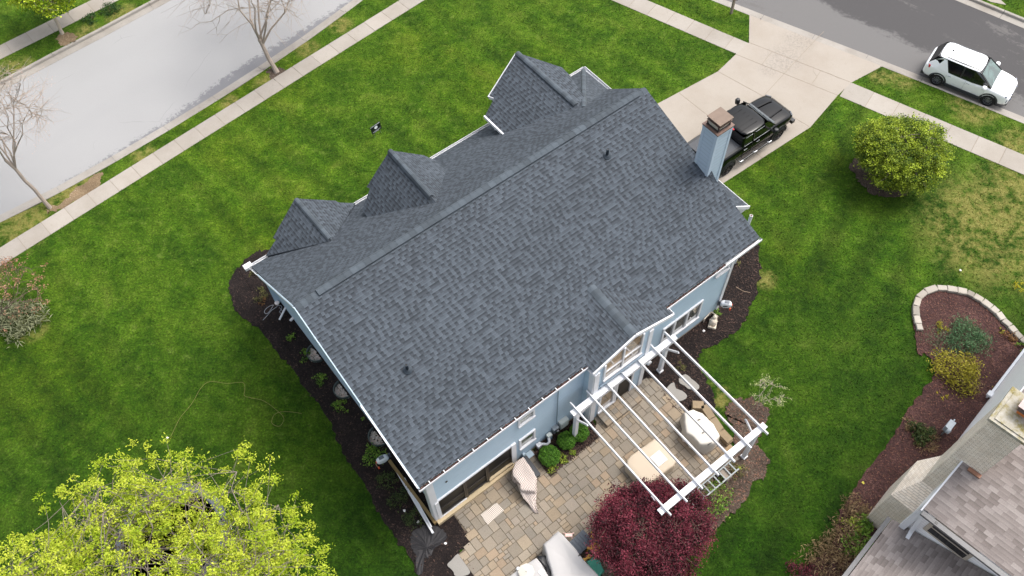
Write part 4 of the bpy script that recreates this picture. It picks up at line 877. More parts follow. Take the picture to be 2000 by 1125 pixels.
# edging stones round the neighbour's bed: each block on its own
ring = C(3.75, 1500, 450, [(1108, 742), (1095, 695), (1078, 635), (1076, 565), (1095, 505), (1145, 458), (1230, 431), (1304, 436), (1380, 447), (1450, 463), (1500, 488), (1565, 525), (1628, 575), (1675, 612), (1715, 665), (1765, 712), (1800, 755), (1845, 800), (1900, 850)])
M_EDGE = concrete('edging_stone', 'dcd6cc', 'a38f7c', stain=.5).m
names = ['leftmost', 'second', 'third', 'fourth', 'fifth', 'sixth', 'seventh', 'eighth', 'ninth', 'tenth', 'eleventh', 'twelfth', 'thirteenth', 'fourteenth', 'fifteenth', 'sixteenth', 'seventeenth', 'rightmost']
for i, (a, b) in enumerate(zip(ring, ring[1:])):
    a, b = P(*a), P(*b); d = b-a; an = math.atan2(d.y, d.x); c = (a+b)/2; L_ = d.length-.02; g = MB(); k = random.choice([.72, .9, 1.05, 1.1, 1.0]); g.col = (k, k*.99, k*.97); hw = random.uniform(.125, .16)
    q = [(-L_/2, -hw), (L_/2, -hw*random.uniform(.85, 1)), (L_/2, hw*random.uniform(.85, 1)), (-L_/2, hw)]; g.prism(q, 0, .16); g.prism([(x*.93, y*.88) for x, y in q], .16, .175)
    o = g.build('edging_stone', M_EDGE, loc=(c.x, c.y, 0), rz=an+random.gauss(0, .03)); tag(o, f'pale rough block edging the brown mulch bed, {names[i]} stone clockwise from the left end', 'edging stone', 'edging stones round the brown mulch bed')

# soft covers: a draped grid over a box-like frame
def drape(name, foot, h, mat, parent=None, seed=1, n=26, wr=.03, peak=None, loc=None, hem=.0, sag=.04, flare=.0):
    """cloth over furniture: a closed skirt from the ground up to a sagging top; foot is the outline in local xy"""
    r = random.Random(seed); pts = [Vector((p[0], p[1])) for p in foot]; per = []; N = len(pts)
    for i in range(N):
        a, b = pts[i], pts[(i+1) % N]; m_ = max(2, int((b-a).length/.12))
        per += [a+(b-a)*(k/m_) for k in range(m_)]
    c = sum(pts, Vector((0, 0)))/N; g = MB(); rings = []
    levels = [(1.0+flare, 0.0), (1.0+flare*.6, .3), (1.0, .62), (.985, .86), (.95, .965), (.88, 1.0), (.6, 1.0), (.3, 1.0)]
    ph = [r.random()*6.28 for _ in range(6)]
    for s_, hz in levels:
        row = []
        for k, p in enumerate(per):
            q = c+(p-c)*s_; t_ = k/len(per)*6.283; f = wr*(math.sin(7*t_+ph[0]+hz*1.5)+.7*math.sin(13*t_+ph[1]-hz*2)+.5*math.sin(23*t_+ph[2]))*(1.15-hz)
            q = q+(p-c).normalized()*f; hh = h if peak is None else peak(q.x, q.y)
            z = hem*(1-hz)+hh*hz-(sag*(1-s_) if hz == 1.0 else 0)+(wr*.5*math.sin(q.x*6+ph[3])*math.sin(q.y*5+ph[4]) if hz >= .9 else 0)
            row.append(g.vert((q.x, q.y, max(.0, z))))
        rings.append(row)
    for A, B in zip(rings, rings[1:]):
        for k in range(len(A)): g.face([A[k], A[(k+1) % len(A)], B[(k+1) % len(A)], B[k]])
    hh = h if peak is None else peak(c.x, c.y); cc = g.vert((c.x, c.y, hh-sag))
    for k in range(len(per)): g.face([rings[-1][k], rings[-1][(k+1) % len(per)], cc])
    return g.build(name, mat, parent, smooth=True, loc=loc)
def local(pix, z=0.0, o=None):
    pts = [P(*q, z) for q in pix]; c = o or sum(pts, Vector())/len(pts); return [(p.x-c.x, p.y-c.y) for p in pts], Vector((c.x, c.y, 0))
M_COVW = plain('cream_cover', 'c9c3b9', .7, var=.04, scale=2); M_COVB = plain('beige_cover', 'bdae9a', .75, var=.05, scale=2); M_COVG = plain('grey_cover', 'a5a3a2', .7, var=.05, scale=2)
Z1 = .055
ft, c = local(C(3.629, 950, 620, [(1385, 705), (1400, 850), (1440, 870), (1500, 935), (1600, 930), (1645, 870), (1600, 790), (1520, 710), (1450, 680)]), .5)
t_ = thing('covered_grill', 'long rounded grill under a white fabric cover beneath the pergola', 'grill', (c.x, c.y, Z1)); drape('cover', ft, .95, M_COVW, t_, 3, wr=.035, sag=.03)
g = MB()
for k in (-.55, 0.0, .55): g.tube([(k*.3+.02, -k*.9-.25, .97), (k*.3+.1, -k*.9-.2, 1.0), (k*.3+.18, -k*.9-.15, .97)], .015, 5)
g.build('strap', M_BLACKP, t_)
ft, c = local(C(3.629, 950, 620, [(990, 1020), (1020, 985), (1190, 865), (1350, 1010), (1330, 1060), (1150, 1190), (1080, 1180), (990, 1060)]), .5)
t_ = thing('covered_fire_table', 'square fire table under a beige cover on the patio beside the red maple', 'table', (c.x, c.y, Z1)); drape('cover', ft, .62, M_COVB, t_, 5, wr=.012, sag=0.0)
o = None; q = P(*C(3.629, 950, 620, [(1222, 1000)])[0], .7); g = MB(); g.box((0, 0, .02), (.5, .5, .035)); g.lathe([(.01, .04), (.012, .07), (0, .075)], 8)
tr = g.build('tray', plain('tray_white', 'c9c7c3', .5), loc=(q.x, q.y, .055+.62), rz=TH); tag(tr, 'small white square tray lying on the beige covered table', 'tray')
# striped woven throw over a chair
def weave(name, c1, c2, sx, sy, wob=.0):
    t = NT(name); p = t.obj(); v = p
    if wob:
        nn = t.n('TexNoise'); nn.inputs['Scale'].default_value = 1.3; t.l(p, nn.inputs['Vector']); ad = t.n('VectorMath', operation='MULTIPLY_ADD'); t.l(nn.outputs['Color'], ad.inputs[0]); ad.inputs[1].default_value = (wob, wob, wob); t.l(p, ad.inputs[2]); v = ad.outputs[0]
    s = t.n('SeparateXYZ'); t.l(v, s.inputs[0])
    a = t.math('SINE', t.math('MULTIPLY', s.outputs[0], sx)); b = t.math('SINE', t.math('MULTIPLY', s.outputs[1], sy)); k = t.smooth(t.math('MULTIPLY', a, b), -.15, .15)
    t.out(t.mix(k, lin(c1), lin(c2)), .9); return t.m
ft, c = local(C(5.114, 900, 740, [(510, 940), (545, 850), (625, 800), (690, 890), (765, 1010), (750, 1060), (745, 1130), (600, 1130), (590, 1070), (520, 990)]), .6)
t_ = thing('covered_chair', 'patio chair hidden under a brown and white woven throw trailing onto the pavers', 'chair', (c.x, c.y, Z1))
M_THROW = weave('woven_throw', '85706b', 'd8cfc6', 95, 62, .25)
def chair_top(x, y): return .88-.25*max(0, min(1, (-y+.35)))
drape('throw', ft, .85, M_THROW, t_, 9, wr=.035, sag=.05, peak=chair_top, hem=.12)
tail = [P(*q, .3) for q in C(3.3333, 900, 850, [(392, 370), (490, 290), (490, 430), (480, 470), (512, 512), (478, 505), (440, 440), (400, 400)])]
g = MB(); L0 = [P(*q, z) for q, z in zip(C(3.3333, 900, 850, [(375, 290), (388, 370), (405, 410), (440, 445), (462, 480), (478, 505)]), (.66, .5, .34, .22, .12, .08))]; L1 = [P(*q, z) for q, z in zip(C(3.3333, 900, 850, [(492, 290), (494, 340), (492, 390), (490, 430), (492, 470), (510, 510)]), (.6, .5, .36, .24, .13, .08))]
rows = []
for i in range(6):
    row = []
    for k in range(7):
        p = L0[i].lerp(L1[i], k/6); row.append(g.vert((p.x-c.x, p.y-c.y, p.z-Z1+.05*math.sin(k*1.6+i))))
    rows.append(row)
for A, B in zip(rows, rows[1:]):
    for k in range(6): g.face([A[k], A[k+1], B[k+1], B[k]])
tl = g.build('throw_tail', M_THROW, t_, smooth=True); md = tl.modifiers.new('thick', 'SOLIDIFY'); md.thickness = .015
q = P(*C(5.114, 900, 740, [(705, 880)])[0], .3); g = MB(); g.box((0, 0, .32), (.22, .95, .05)); g.box((0, .4, .16), (.2, .06, .3)); g.box((0, -.4, .16), (.2, .06, .3))
o = g.build('bench', plain('bench_dark', '34363b', .6), loc=(q.x, q.y, Z1), rz=TH-.05); tag(o, 'narrow dark bench standing beside the chair with the woven throw', 'bench')
# braided mat
ft, c = local(C(3.3333, 900, 850, [(130, 520), (235, 440), (280, 490), (175, 582)]), Z1)
g = MB(); q4 = [Vector((x, y)) for x, y in ft]; g.prism([tuple(p) for p in smooth_poly([q4[0].lerp(q4[1], s_) for s_ in (.06, .94)]+[q4[1].lerp(q4[2], s_) for s_ in (.1, .9)]+[q4[2].lerp(q4[3], s_) for s_ in (.06, .94)]+[q4[3].lerp(q4[0], s_) for s_ in (.1, .9)], 3)], 0, .02)
o = g.build('door_mat', weave('braided_mat', '857870', 'd5cdc2', 75, 75, .02), loc=(c.x, c.y, .06)); tag(o, 'rectangular braided mat, brown and cream, lying on the patio', 'mat')
# covered seating at the bottom edge
ft, c = local(C(9.09, 980, 1020, [(725, 390), (1000, 160), (1080, 220), (1240, 400), (1480, 700), (1720, 960), (1950, 1250), (1300, 1500), (900, 1000), (800, 640)]), .75)
t_ = thing('covered_sofa', 'long garden sofa under a light grey cover at the bottom edge beside the red maple', 'sofa', (c.x, c.y, Z1)); drape('cover', ft, .85, M_COVG, t_, 11, wr=.035, sag=.10)
g = MB(); q = P(1128, 1088, .9)-c; g.tube([(q.x, q.y, .80), (q.x+.1, q.y+.1, .88), (q.x+.17, q.y+.14, .86)], .02, 6); g.build('strap', M_BLACKP, t_)
ft, c = local(C(9.09, 980, 1020, [(100, 980), (330, 800), (620, 620), (700, 720), (830, 940), (1000, 1300), (300, 1500)]), .75)
t_ = thing('covered_table', 'table under a light grey cover with a small white tile on it, bottom edge', 'table', (c.x, c.y, Z1)); drape('cover', ft, .75, M_COVG, t_, 15, wr=.015, sag=0.0)
q = P(1028, 1116, 1.0); g = MB(); g.lathe([(.02, 0), (.02, .12), (.30, .10), (.305, .14), (.02, .2)], 8); g.lathe([(.03, .2), (0, .24)], 8)
o = g.build('octagonal_disc', plain('parasol_cream', 'b9b5ab', .7, var=.03), loc=(q.x, q.y, .80)); tag(o, 'octagonal cream disc lying on the grey covered table at the bottom edge', 'disc')
q = P(1058, 1117, .85); g = MB(); g.box((0, 0, .01), (.2, .2, .02)); o = g.build('tile', plain('tile_white', 'c9c8c6', .4), loc=(q.x, q.y, .81), rz=TH); tag(o, 'small white square tile on the grey covered table', 'tile')
q = P(1012, 1110, .3); g = MB(); g.lathe([(.07, 0), (.07, .1), (.09, .14), (.05, .2), (0, .2)], 14); o = g.build('round_fitting', M_TRIM, loc=(q.x, q.y, Z1)); tag(o, 'small white round fitting beside the grey covered table', 'fitting')
g = MB(); A = C(9.09, 980, 1020, [(610, 600), (770, 590), (840, 680), (880, 960), (900, 1060), (820, 1060), (800, 900), (700, 720)]); ft, c = local(A, .45); top = []
t_ = drape('trash_bag', ft, .5, plain('black_bag', '16181c', .3, var=.5, scale=3, bump=.8, bscale=9), None, 21, wr=.04, loc=(c.x, c.y, Z1)); tag(t_, 'shiny black plastic bag wedged between the grey covered table and the grey covered sofa', 'bag')
# small garden furniture
def slat_chair(name, label, px, py, rz, col, n=4, sw=.5, seat_h=.42, group=None):
    p = P(px, py, seat_h); t_ = thing(name, label, 'chair', (p.x, p.y, Z1), rz, group); mt = plain('paint_'+col, col, .5, var=.08)
    g = MB()
    for k in range(n): g.box((-.2+k*.4/(n-1), 0, seat_h), (.075, sw, .025))
    g.build('seat', mt, t_); g = MB()
    for k in range(n): g.box((-.33-.02*0, -sw/2+.06+k*(sw-.12)/(n-1), seat_h+.25), (.03, .08, .5), 0, Matrix.Rotation(-.25, 4, 'Y'))
    g.build('backrest', mt, t_); 
    for sx in (-1, 1):
        for sy in (-1, 1): g = MB(); g.bar((sx*.2, sy*(sw/2-.03), seat_h), (sx*.24, sy*(sw/2), 0), .04, .04); g.build('leg', mt, t_)
    g = MB(); g.box((0, sw/2+.02, seat_h+.2), (.5, .07, .03)); g.box((0, -sw/2-.02, seat_h+.2), (.5, .07, .03)); g.parts('armrest', mt, t_)
    return t_
slat_chair('garden_chair', 'mustard yellow slatted chair under the red maple branches', 1162, 1062, TH+2.2, 'd9a441', 5, .55)
p = P(1111, 1046, .3); t_ = thing('stool', 'small pale pink child\'s chair beside the grey covered sofa', 'chair', (p.x, p.y, Z1), TH+.9); mt = plain('pale_pink', 'ecc7c0', .5)
g = MB(); g.box((0, 0, .3), (.12, .26, .03)); g.build('seat', mt, t_)
for sx in (-1, 1):
    for sy in (-1, 1): g = MB(); g.bar((sx*.05, sy*.11, .3), (sx*.16, sy*.2, 0), .035, .035); g.build('leg', mt, t_)
p = P(1134, 1060, .5); t_ = thing('deck_box', 'dark grey ribbed storage box between the pink stool and the yellow chair', 'storage box', (p.x, p.y, Z1), TH+.06)
g = MB(); g.box((0, 0, .22), (.74, .52, .44)); g.build('body', plain('box_dark', '33383f', .6), t_); g = MB(); g.box((0, 0, .46), (.8, .58, .05))
for k in range(6): g.box((-.32+k*.128, 0, .495), (.09, .5, .02))
g.build('lid', plain('box_lid', '4a525c', .55), t_)
ft, c = local([(1146, 1097), (1158, 1088), (1172, 1095), (1180, 1115), (1168, 1130), (1152, 1118)], .4); t_ = drape('tarp', ft, .42, plain('green_tarp', '4fa38b', .6, var=.12, bump=.4, bscale=6), None, 31, wr=.035, loc=(c.x, c.y, Z1)); tag(t_, 'teal green cover heaped between the grey sofa and the red maple', 'cover')
p = P(1143, 1096, .2); g = MB(); g.bar((-.2, 0, .3), (.2, .1, .3), .06, .05); g.bar((-.1, -.12, .28), (.15, .2, .32), .05, .05); g.bar((-.15, 0, 0), (-.15, 0, .3), .04, .04); g.bar((.15, .08, 0), (.15, .08, .3), .04, .04)
o = g.build('toy_frame', plain('paint_d9a441', 'd9a441', .5), loc=(p.x, p.y, Z1)); tag(o, 'small mustard wooden frame next to the teal cover', 'frame')

# hose reels on the house corners
def reel(px, py, z, rz, label):
    p = P(px, py, z); t_ = thing('hose_reel', label, 'hose reel', (p.x, p.y, z-.22), rz, 'retractable hose reels'); mt = plain('reel_grey', 'd6dadf', .4, var=.03)
    prof = [(0, -.11), (.14, -.11), (.19, -.08), (.205, 0), (.19, .08), (.14, .11), (0, .11)]
    g = MB(); g.T = Matrix.Diagonal((1.25, 1, 1, 1)); g.lathe([(r, zz) for r, zz in prof], 20, (0, 0, .22), Matrix.Rotation(R_(90), 4, 'X')); g.build('body', mt, t_, smooth=True)
    g = MB(); g.box((.02, 0, .425), (.2, .13, .03)); g.build('lid', plain('reel_dark', '5d646c', .4), t_)
    g = MB(); g.box((-.02, -.115, .22), (.2, .02, .05)); g.build('slot', M_BLACKP, t_)
    g = MB(); g.box((-.30, 0, .25), (.1, .06, .34)); g.build('bracket', plain('bracket_dark', '3b414c', .5), t_)
    g = MB(); g.tube([(.24, 0, .2), (.3, 0, .12), (.3, .02, -.1), (.26, .05, -.2)], .014, 6); g.build('hose', plain('hose_tan', 'b08c74', .6), t_)
    g = MB(); g.lathe([(.03, 0), (.035, .05), (.02, .1)], 8, (.25, 0, .18)); g.box((.26, .06, -.24), (.06, .06, .12)); g.parts('nozzle', plain('nozzle_orange', 'e0562c', .5), t_); return t_
reel(747, 897, .9, TH+math.pi-.15, 'light grey hose reel mounted by the rear left corner of the blue house')
reel(1418, 594, .9, -.15, 'light grey hose reel mounted by the right rear corner of the blue house')

# white downspout lengths laid on the mulch along the west wall
for (a, b, lab) in ((C(3.6875, 650, 820, [(433, 322), (722, 815)]), .0, 'long white downspout length lying along the west wall of the blue house'), (C(3.6875, 650, 820, [(512, 420), (708, 772)]), .0, 'shorter white downspout length lying on top of the long one by the west wall')):
    p, q = P(*a[0], .25), P(*a[1], .25); L_ = (q-p).length; g = MB(); sx = .0 if 'long white' in lab else .10
    g.bar((0, 0, 0), (L_, 0, 0), .085, .065)
    for k in range(3): g.bar((0, -.028+k*.028, .034), (L_, -.028+k*.028, .034), .010, .008)
    o = g.build('downspout', M_TRIM, loc=(p.x, p.y, .22), rz=math.atan2(q.y-p.y, q.x-p.x)); tag(o, lab, 'downspout', 'loose white downspouts')
for (a, b, lab, wd) in (((558, 601), (546, 625), 'short white pipe sticking out of the black mulch by the west wall', .09), ((576, 618), (568, 626), 'stub of white pipe under the west rake, next to the short white pipe', .12)):
    p, q = P(*a, .3), P(*b, .06); g = MB(); g.tube([(p.x-q.x, p.y-q.y, .3), (0, 0, .06)], wd/2, 12); o = g.build('drain_pipe', M_TRIM, loc=(q.x, q.y, .02)); tag(o, lab, 'pipe', 'white drain pipes by the west wall')
p = P(541, 592, .25); g = MB(); g.lathe([(0, .3), (.10, .3), (.10, .24), (.07, .18), (0, .17)], 14); g.bar((0, 0, 0), (0, 0, .2), .03, .03); o = g.build('path_light', plain('pinkish_white', 'eadfda', .4), loc=(p.x, p.y, 0)); tag(o, 'small white round light on a stake in the black mulch', 'garden light')
pts = C(14.06, 500, 560, [(190, 915), (300, 800), (430, 650), (560, 560), (600, 520), (700, 530), (700, 620), (650, 680), (700, 740), (780, 690), (700, 640), (640, 560)])
def cord(name, pix, r, mat, label, cat='cord', z=.05):
    q = [P(*a, z) for a in pix]; sm = []
    for i in range(len(q)-1):
        p0, p1, p2, p3 = q[max(i-1, 0)], q[i], q[i+1], q[min(i+2, len(q)-1)]
        for k in range(6):
            s_ = k/6; sm.append(.5*((2*p1)+(p2-p0)*s_+(2*p0-5*p1+4*p2-p3)*s_*s_+(3*p1-p0-3*p2+p3)*s_**3))
    sm.append(q[-1]); o_ = sm[0]; g = MB(); g.tube([(p.x-o_.x, p.y-o_.y, z) for p in sm], r, 5)
    o = g.build(name, mat, loc=(o_.x, o_.y, 0)); tag(o, label, cat); return o
cord('cable', pts, .012, plain('cable_grey', '9a9da3', .5), 'thin grey cable trailing across the black mulch from the west wall')
cord('cable', C(14.06, 500, 560, [(470, 500), (380, 530), (270, 610), (230, 690), (280, 745), (360, 690), (430, 590), (480, 500)]), .012, plain('cable_grey', '9a9da3', .5), 'loop of thin grey cable on the black mulch under the small round light')
cord('garden_hose', C(2.777, 0, 720, [(912, 378), (930, 360), (975, 270), (1040, 190), (1090, 105), (1140, 70), (1230, 80), (1315, 75), (1328, 110), (1325, 145), (1360, 158), (1430, 175), (1500, 225), (1540, 270), (1515, 312), (1475, 295), (1485, 255), (1520, 235), (1580, 235), (1635, 243)]), .008, plain('rope_tan', '6f6d38', .7), 'thin tan rope with a loop at its end on the lawn left of the house', 'rope', z=.09)
cord('stick', C(3.75, 1000, 380, [(1640, 675), (1690, 705), (1745, 718)]), .012, plain('twig', '9a8672', .8), 'thin pale stick lying in the dark mulch right of the house', 'stick')

# concrete garden figure (a seated dog in pale stone) by the east end of the rear wall
p = P(1393, 630, .25); t_ = thing('garden_statue', 'pale stone garden ornament on a plinth in the dark mulch at the right rear corner', 'statue', (p.x, p.y, 0), TH+.6)
M_CAST = plain('cast_stone', 'cfc3b2', .9, var=.25, scale=7, bump=.6, bscale=20)
g = MB(); g.box((0, 0, .08), (.42, .34, .16)); g.build('plinth', M_CAST, t_)
g = MB(); g.lathe([(.15, .16), (.17, .28), (.13, .42), (.08, .5)], 10); g.lathe([(0, -.1), (.09, -.05), (.1, .04), (.05, .12), (0, .13)], 10, (.1, 0, .52)); g.tube([(.08, .09, .16), (.16, .1, .2), (.13, .08, .4)], [.05, .045, .04], 7); g.tube([(.08, -.09, .16), (.16, -.1, .2), (.13, -.08, .4)], [.05, .045, .04], 7); g.tube([(.18, 0, .5), (.26, 0, .48)], [.06, .04], 8); g.tube([(-.15, .05, .18), (-.26, .12, .22), (-.3, .05, .34)], [.05, .04, .02], 7)
g.build('figure', M_CAST, t_, smooth=True)
a, b = P(1376, 623, .3), P(1389, 609, .3)
g = MB(); g.bar((0, 0, .3), (b.x-a.x, b.y-a.y, .3), .04, .04); g.bar((0, 0, 0), (0, 0, .3), .04, .04); g.bar((b.x-a.x, b.y-a.y, 0), (b.x-a.x, b.y-a.y, .3), .04, .04); e = P(1402, 618, .3)-a; g.bar((b.x-a.x, b.y-a.y, .3), (e.x, e.y, .3), .04, .04); g.bar((e.x, e.y, 0), (e.x, e.y, .3), .04, .04)
o = g.build('plant_support', plain('beige_tube', 'cbbfae', .6), loc=(a.x, a.y, 0)); tag(o, 'beige bent tube frame against the wall behind the stone ornament', 'frame')
# scraps of paper and light stones lying about
for (px, py, lab) in ((790, 998, 'crumpled white scrap in the mulch between the dark shrubs'), (817, 1020, 'small white scrap in the mulch beside the downspouts'), (870, 1062, 'white scrap on bare mulch near the patio corner'), (328, 856, 'white paper scrap on the lawn at the end of the tan rope'), (1374, 647, 'pale stone in the mulch below the ornament'), (1875, 529, 'pale flat stone in the grass above the brown mulch bed'), (1685, 944, 'yellow plastic scrap in the grass next to the brown mulch bed')):
    p = P(px, py); g = MB(); k = 7; r0 = .07; top = [g.vert((r0*random.uniform(.5, 1)*math.cos(i*6.28/k), r0*random.uniform(.5, 1)*math.sin(i*6.28/k), random.uniform(.0, .05))) for i in range(k)]; cc = g.vert((0, 0, .05))
    for i in range(k): g.face([top[i], top[(i+1) % k], cc])
    o = g.build('scrap' if 'scrap' in lab else 'stone', plain('yellow_scrap', 'b8ae3c', .6) if 'yellow' in lab else plain('scrap_white', 'e9e6e4', .7), loc=(p.x, p.y, .035)); tag(o, lab, 'scrap' if 'scrap' in lab else 'stone')

# window wells along the west foundation
for i, (px, py) in enumerate(((614, 694), (670, 763), (735, 857))):
    u, w_ = UW(px, py, .1); t_ = hthing('window_well', ['galvanised window well of white gravel in the west bed, the one nearest the street', 'galvanised window well of white gravel in the west bed, the middle of three', 'galvanised window well in the west bed just above the hose reel'][i], 'window well', 3.38, w_, 0, 'window wells along the west wall')
    g = MB(); R0 = .42
    for k in range(14):
        a0, a1 = R_(90+180*k/14), R_(90+180*(k+1)/14)
        for r, z in ((R0, .26),): g.poly([(r*math.cos(a0), r*math.sin(a0), -.05), (r*math.cos(a1), r*math.sin(a1), -.05), (r*math.cos(a1), r*math.sin(a1), z), (r*math.cos(a0), r*math.sin(a0), z)]); g.poly([((r+.03)*math.cos(a0), (r+.03)*math.sin(a0), z), ((r+.03)*math.cos(a1), (r+.03)*math.sin(a1), z), (r*math.cos(a1), r*math.sin(a1), z), (r*math.cos(a0), r*math.sin(a0), z)])
    g.build('rim', plain('well_steel', '4a5553', .5, .3), t_)
    g = MB()
    for _ in range(220):
        a = random.uniform(R_(95), R_(265)); r = R0*.95*math.sqrt(random.random()); s_ = random.uniform(.015, .035); g.col = random.choice([.6, .9, 1.1, (1, .85, .8)]); g.box((r*math.cos(a), r*math.sin(a), .06), (s_*2, s_*1.5, s_), random.random()*3)
    o = g.build('gravel', plain('gravel_white', 'b9b0a6', .9, attr=True), t_); o['kind'] = 'stuff'

# yard sign
a, b = P(726, 251.5, .72), P(743, 239.5, .72); p = (a+b)/2; an = math.atan2(b.y-a.y, b.x-a.x)
t_ = thing('yard_sign', 'small black yard sign with a white helmet-shaped emblem on the front lawn', 'sign', (p.x, p.y, 0), an); W_ = .62
g = MB(); g.T = Matrix.Rotation(R_(-8), 4, 'X'); g.box((0, 0, .5), (W_, .012, .46)); g.build('panel', plain('sign_black', '14171d', .4), t_)
SW = plain('sign_white', 'd9dde4', .5)
g = MB(); g.T = Matrix.Rotation(R_(-8), 4, 'X')
g.poly([(.01+.10*math.cos(i*2*math.pi/18), -.010, .54+.085*math.sin(i*2*math.pi/18)) for i in range(18)]); g.build('emblem', SW, t_)
for z0, n0, dx, bw, bh in ((.69, 11, .054, .034, .035), (.36, 9, .055, .034, .02), (.31, 5, .05, .03, .016)):
    g = MB(); g.T = Matrix.Rotation(R_(-8), 4, 'X')
    for k in range(n0): g.box(((k-(n0-1)/2)*dx, -.009, z0), (bw, .004, bh))
    o = g.build('lettering', SW, t_)
g = MB(); g.T = Matrix.Rotation(R_(-8), 4, 'X'); g.bar((-.2, .01, -.1), (-.2, .01, .6), .012, .012); g.bar((.2, .01, -.1), (.2, .01, .6), .012, .012); g.build('stake', M_STEEL, t_)

# lamp post stub at the top edge
p = P(1428, 26); t_ = thing('mailbox_post', 'weathered wooden post with a small box on the verge at the top edge', 'mailbox', (p.x, p.y, 0), TH)
g = MB(); g.box((0, 0, .55), (.12, .12, 1.1)); g.build('post', plain('post_wood', '8a7d70', .8), t_); g = MB(); g.box((0, 0, 1.2), (.22, .5, .24)); g.build('box', plain('mailbox_dark', '3c3a3a', .5), t_)
# manhole-like iron plate by the far kerb
# trampoline under the yellow-green tree
p = P(335, 1050, .85); t_ = thing('trampoline', 'round black trampoline with a grey pad ring under the yellow-green tree', 'trampoline', (p.x, p.y, 0))
g = MB(); g.lathe([(0, .85), (1.75, .85)], 40); g.build('mat', plain('trampoline_mat', '1b1c20', .7, var=.2), t_)
g = MB(); g.lathe([(1.76, .86), (1.80, .90), (2.05, .90), (2.10, .84)], 40, caps=False); g.build('pad', plain('pad_grey', '4f545e', .6, var=.1), t_)
for k in range(4): a = k*math.pi/2+.4; g = MB(); g.tube([(2.0*math.cos(a-.2), 2.0*math.sin(a-.2), .85), (2.0*math.cos(a-.15), 2.0*math.sin(a-.15), .03), (2.0*math.cos(a+.15), 2.0*math.sin(a+.15), .03), (2.0*math.cos(a+.2), 2.0*math.sin(a+.2), .85)], .025, 8); g.build('leg', M_STEEL, t_)
for k in range(6): a = k*math.pi/3+.2; g = MB(); g.tube([(2.07*math.cos(a), 2.07*math.sin(a), .05), (2.12*math.cos(a), 2.12*math.sin(a), 2.2)], .03, 8); g.build('net_pole', plain('pole_dark', '2c2d31', .5), t_)

# ================================================================== vehicles
def loft(g, secs):
    rings = []
    for x, pr_ in secs:
        full = [(x, y, z) for y, z in pr_]+[(x, -y, z) for y, z in pr_[::-1] if abs(y) > 1e-6]
        rings.append([g.vert(p) for p in full])
    n = len(rings[0])
    for a, b in zip(rings, rings[1:]):
        for k in range(n): g.face([a[k], a[(k+1) % n], b[(k+1) % n], b[k]])
    g.face(rings[0][::-1]); g.face(rings[-1])
def sec(x, hw, zb, zm, zs, zt, cr=.03): return (x, [(0, zb), (.8*hw, zb), (.965*hw, zb+.07), (hw, zm), (.985*hw, zs), (.90*hw, zt-.01), (.5*hw, zt+cr*.6), (0, zt+cr)])
def wheel(parent, x, y, r, wd, rim_m, spokes=10, side=1):
    ax = Matrix.Rotation(R_(90), 4, 'X'); g = MB()
    g.lathe([(r*.62, -wd/2), (r*.9, -wd/2), (r, -wd/2+.04), (r, wd/2-.04), (r*.9, wd/2), (r*.62, wd/2)], 28, (x, y, r), ax, caps=False); wh = g.build('wheel', M_RUBBER, parent, smooth=False)
    g = MB(); yo = y+side*(wd/2-.05)
    g.lathe([(r*.62, -.01), (r*.64, .02), (r*.60, .03), (r*.57, -.01)], 28, (x, yo+side*.02, r), ax, caps=False)
    for k in range(spokes):
        a = 2*math.pi*k/spokes; g.bar((x+.05*math.cos(a), yo+side*.03, r+.05*math.sin(a)), (x+r*.6*math.cos(a), yo+side*.02, r+r*.6*math.sin(a)), .03, .035, (0, 1, 0))
    g.lathe([(.06, -.03), (.06, .03)], 12, (x, yo+side*.01, r), ax); g.build('rim', rim_m, wh)
    g = MB(); g.lathe([(0, -.02), (r*.6, -.02)], 24, (x, yo-side*.03, r), ax); g.build('brake_disc', M_BLACKP, wh)
def arch(parent, x, y, r, wd, side, mat):
    g = MB(); n = 14; R0, R1 = r*1.10, r*1.30
    for k in range(n):
        a0, a1 = math.pi*(-.06+1.12*k/n), math.pi*(-.06+1.12*(k+1)/n)
        q = [(x+R0*math.cos(a0), r+R0*math.sin(a0)), (x+R1*math.cos(a0), r+R1*math.sin(a0)), (x+R1*math.cos(a1), r+R1*math.sin(a1)), (x+R0*math.cos(a1), r+R0*math.sin(a1))]
        yo, yi = y, y-side*.10
        g.poly([(q[0][0], yo, q[0][1]), (q[1][0], yo-side*.02, q[1][1]), (q[2][0], yo-side*.02, q[2][1]), (q[3][0], yo, q[3][1])]); g.poly([(q[1][0], yo-side*.02, q[1][1]), (q[1][0], yi, q[1][1]), (q[2][0], yi, q[2][1]), (q[2][0], yo-side*.02, q[2][1])])
        g.poly([(q[0][0], yo, q[0][1]), (q[3][0], yo, q[3][1]), (q[3][0], yi-side*.2, q[3][1]), (q[0][0], yi-side*.2, q[0][1])])
    g.build('wheel_arch', mat, parent)
    g = MB(); g.poly([(x+R0*1.02*math.cos(math.pi*(-.06+1.12*k/n)), y-side*.035, r+R0*1.02*math.sin(math.pi*(-.06+1.12*k/n))) for k in range(n+1)]); g.build('wheel_well', plain('wheel_well_black', '0d0d0e', .9), parent)
def pane(g, pts, off=.006):
    pts = [Vector(p) for p in pts]; n = (pts[1]-pts[0]).cross(pts[-1]-pts[0]).normalized(); c = sum(pts, Vector())/len(pts)
    if n.dot(c-Vector((c.x*.6, 0, .7))) < 0: n = -n
    g.poly([p+n*off for p in pts])
